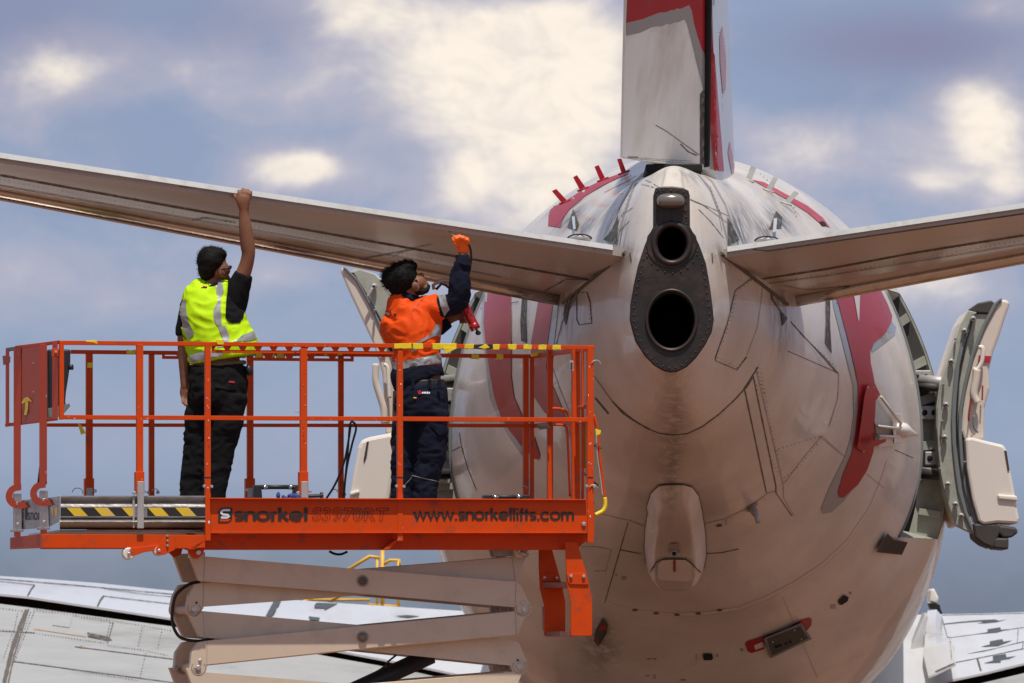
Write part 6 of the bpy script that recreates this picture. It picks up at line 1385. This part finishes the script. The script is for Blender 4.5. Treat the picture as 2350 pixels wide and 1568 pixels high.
# gloved fist
b = bmesh.new(); DG = D2 - .14
loft(b, [(1062, 581, DG, 12, .032), (1062, 570, DG, 14, .036), (1060, 558, DG, 17, .042), (1058, 548, DG, 17, .040)], 16)
for i, (fx, fy) in enumerate(((1072, 549), (1064, 545), (1056, 543), (1048, 546))): loft(b, [(fx + 2, fy + 10, DG - .03, 5.2, .014), (fx, fy + 2, DG - .05, 5.2, .014), (fx - 3, fy, DG - .02, 5, .014), (fx - 6, fy + 6, DG + .02, 4.8, .013)], 10, 3)
loft(b, [(1050, 566, DG - .03, 5.4, .014), (1044, 556, DG - .04, 5.2, .014), (1040, 546, DG - .02, 4.6, .012)], 10, 3)
fuse('glove', b, 'glove', m2_, .0055, 2, .003, (30, 30, 30))
# trousers + belt
b = bmesh.new(); loft(b, [(966, 874, D2, 55, .140), (967, 890, D2, 57, .142)], 24, 2); fuse('belt', b, 'black', m2_, .007, 1)
b = bmesh.new()
loft(b, [(966, 886, D2, 57, .145), (967, 915, D2, 60, .165), (966, 950, D2, 60, .16), (964, 970, D2, 58, .14)], 24)
loft(b, [(938, 945, D2 + .03, 34, .12), (932, 1000, D2 + .03, 33, .10), (928, 1050, D2 + .03, 30, .085), (924, 1100, D2 + .03, 27, .075), (921, 1150, D2 + .03, 25, .07), (920, 1208, D2 + .03, 25, .07)], 18)
loft(b, [(993, 945, D2 - .03, 34, .12), (991, 1000, D2 - .03, 36, .105), (988, 1050, D2 - .03, 34, .09), (978, 1100, D2 - .03, 29, .08), (974, 1150, D2 - .03, 27, .075), (973, 1208, D2 - .03, 26, .07)], 18)
tr2 = fuse('trousers', b, 'navy', m2_, .009, 4, .010, (8, 8, 13)); ST2 = Surf([tr2])
decal('pocket_flap', z2([(1130,610),(1215,630),(1238,640),(1235,690),(1180,690),(1140,640)]), ST2, .008, 'navy', tr2, 6); decal('trouser_logo', z2([(1050,415),(1068,412),(1075,435),(1058,438)]), ST2, .008, 'gun', tr2, 4)
for i in range(5): decal('trouser_logo', z2([(1078 + i * 10, 424), (1085 + i * 10, 424), (1084 + i * 10, 433), (1077 + i * 10, 433)]), ST2, .008, 'whiteprint', tr2, 4)
decal('trouser_tag', z2([(1027,456),(1044,457),(1044,462),(1027,461)]), ST2, .008, 'yellow', tr2, 4)
seam(z2([(970,1000),(1020,945),(1090,960),(1180,982)]), .9, ST2, 'lining', tr2, 'trouser_string', .006)
for x in (948, 986, 1008): b_ = wplate('belt_loop', [(x - 4, 871), (x + 4, 871), (x + 4, 893), (x - 4, 893)], D2 - .155, .01, 'navy', m2_)
for x, o_ in ((920, .03), (973, -.03)):
    b = bmesh.new(); loft(b, [(x, 1208, D2 + o_ + .03, 15, .06), (x + 4, 1218, D2 + o_ + .02, 18, .13)], 14); ball(b, x + 8, 1212, D2 + o_ + .08, 15, 8, .09); fuse('boot', b, 'black', m2_, .008, 2)

# grease gun
gg = thing('grease_gun', 'red grease gun with flexible hose held by the man in orange', 'grease gun', P(1075, 720, D2 + .12))
YG = D2 + .12
gp = lambda x, y, Y=YG: P(*z4([(x, y)])[0], Y)
tube_obj('barrel', [gp(930, 800), gp(945, 830), gp(1080, 1100), gp(1090, 1118)], [.022, .030, .030, .026], 'gun', gg, 20)
tube_obj('end_cap', [gp(1062, 1070), gp(1095, 1130)], .032, 'gun', gg, 20); tube_obj('pull_rod', [gp(1095, 1120), gp(1110, 1150)], .007, 'black', gg, 8)
b = bmesh.new(); ellipsoid(b, gp(1116, 1163), (.018, .014, .015)); bm2('pull_knob', b, 'black', gg, True)
b = bmesh.new(); pr = [gp(988, 868, YG - .033), gp(1012, 858, YG - .033), gp(1068, 975, YG - .033), gp(1042, 990, YG - .033)]; prism(b, pr, [p + Vector((0, .004, 0)) for p in pr]); bm2('barrel_label', b, 'redlight', gg)
b = bmesh.new(); pr = [gp(925, 880, YG - .032), gp(950, 868, YG - .032), gp(990, 935, YG - .032), gp(968, 950, YG - .032)]; prism(b, pr, [p + Vector((0, .004, 0)) for p in pr]); bm2('barrel_label', b, 'brown', gg)
tube_obj('pump_head', [gp(880, 700), gp(935, 800)], .026, 'alu', gg, 16); tube_obj('lever', [gp(x, y) for x, y in ((690, 745), (682, 700), (700, 690), (780, 655), (830, 665), (890, 740))], .011, 'alu', gg, 8); tube_obj('lever', [gp(x, y) for x, y in ((710, 745), (760, 690), (800, 700), (880, 760))], .009, 'girt', gg, 8)
tube_obj('hose', [P(*z4([(x, y)])[0], Y) for x, y, Y in crom([(900, 720, YG), (960, 690, YG + .05), (1030, 560, YG + .02), (1048, 440, YG - .12), (1042, 360, YG - .20), (1020, 310, YG - .28), (960, 270, YG - .28), (895, 232, YG - .28)], 6)], .0075, 'black', gg, 8)
tube_obj('nozzle', [gp(905, 240, YG - .28), gp(780, 150, YG - .05)], .0045, 'chrome', gg, 8)
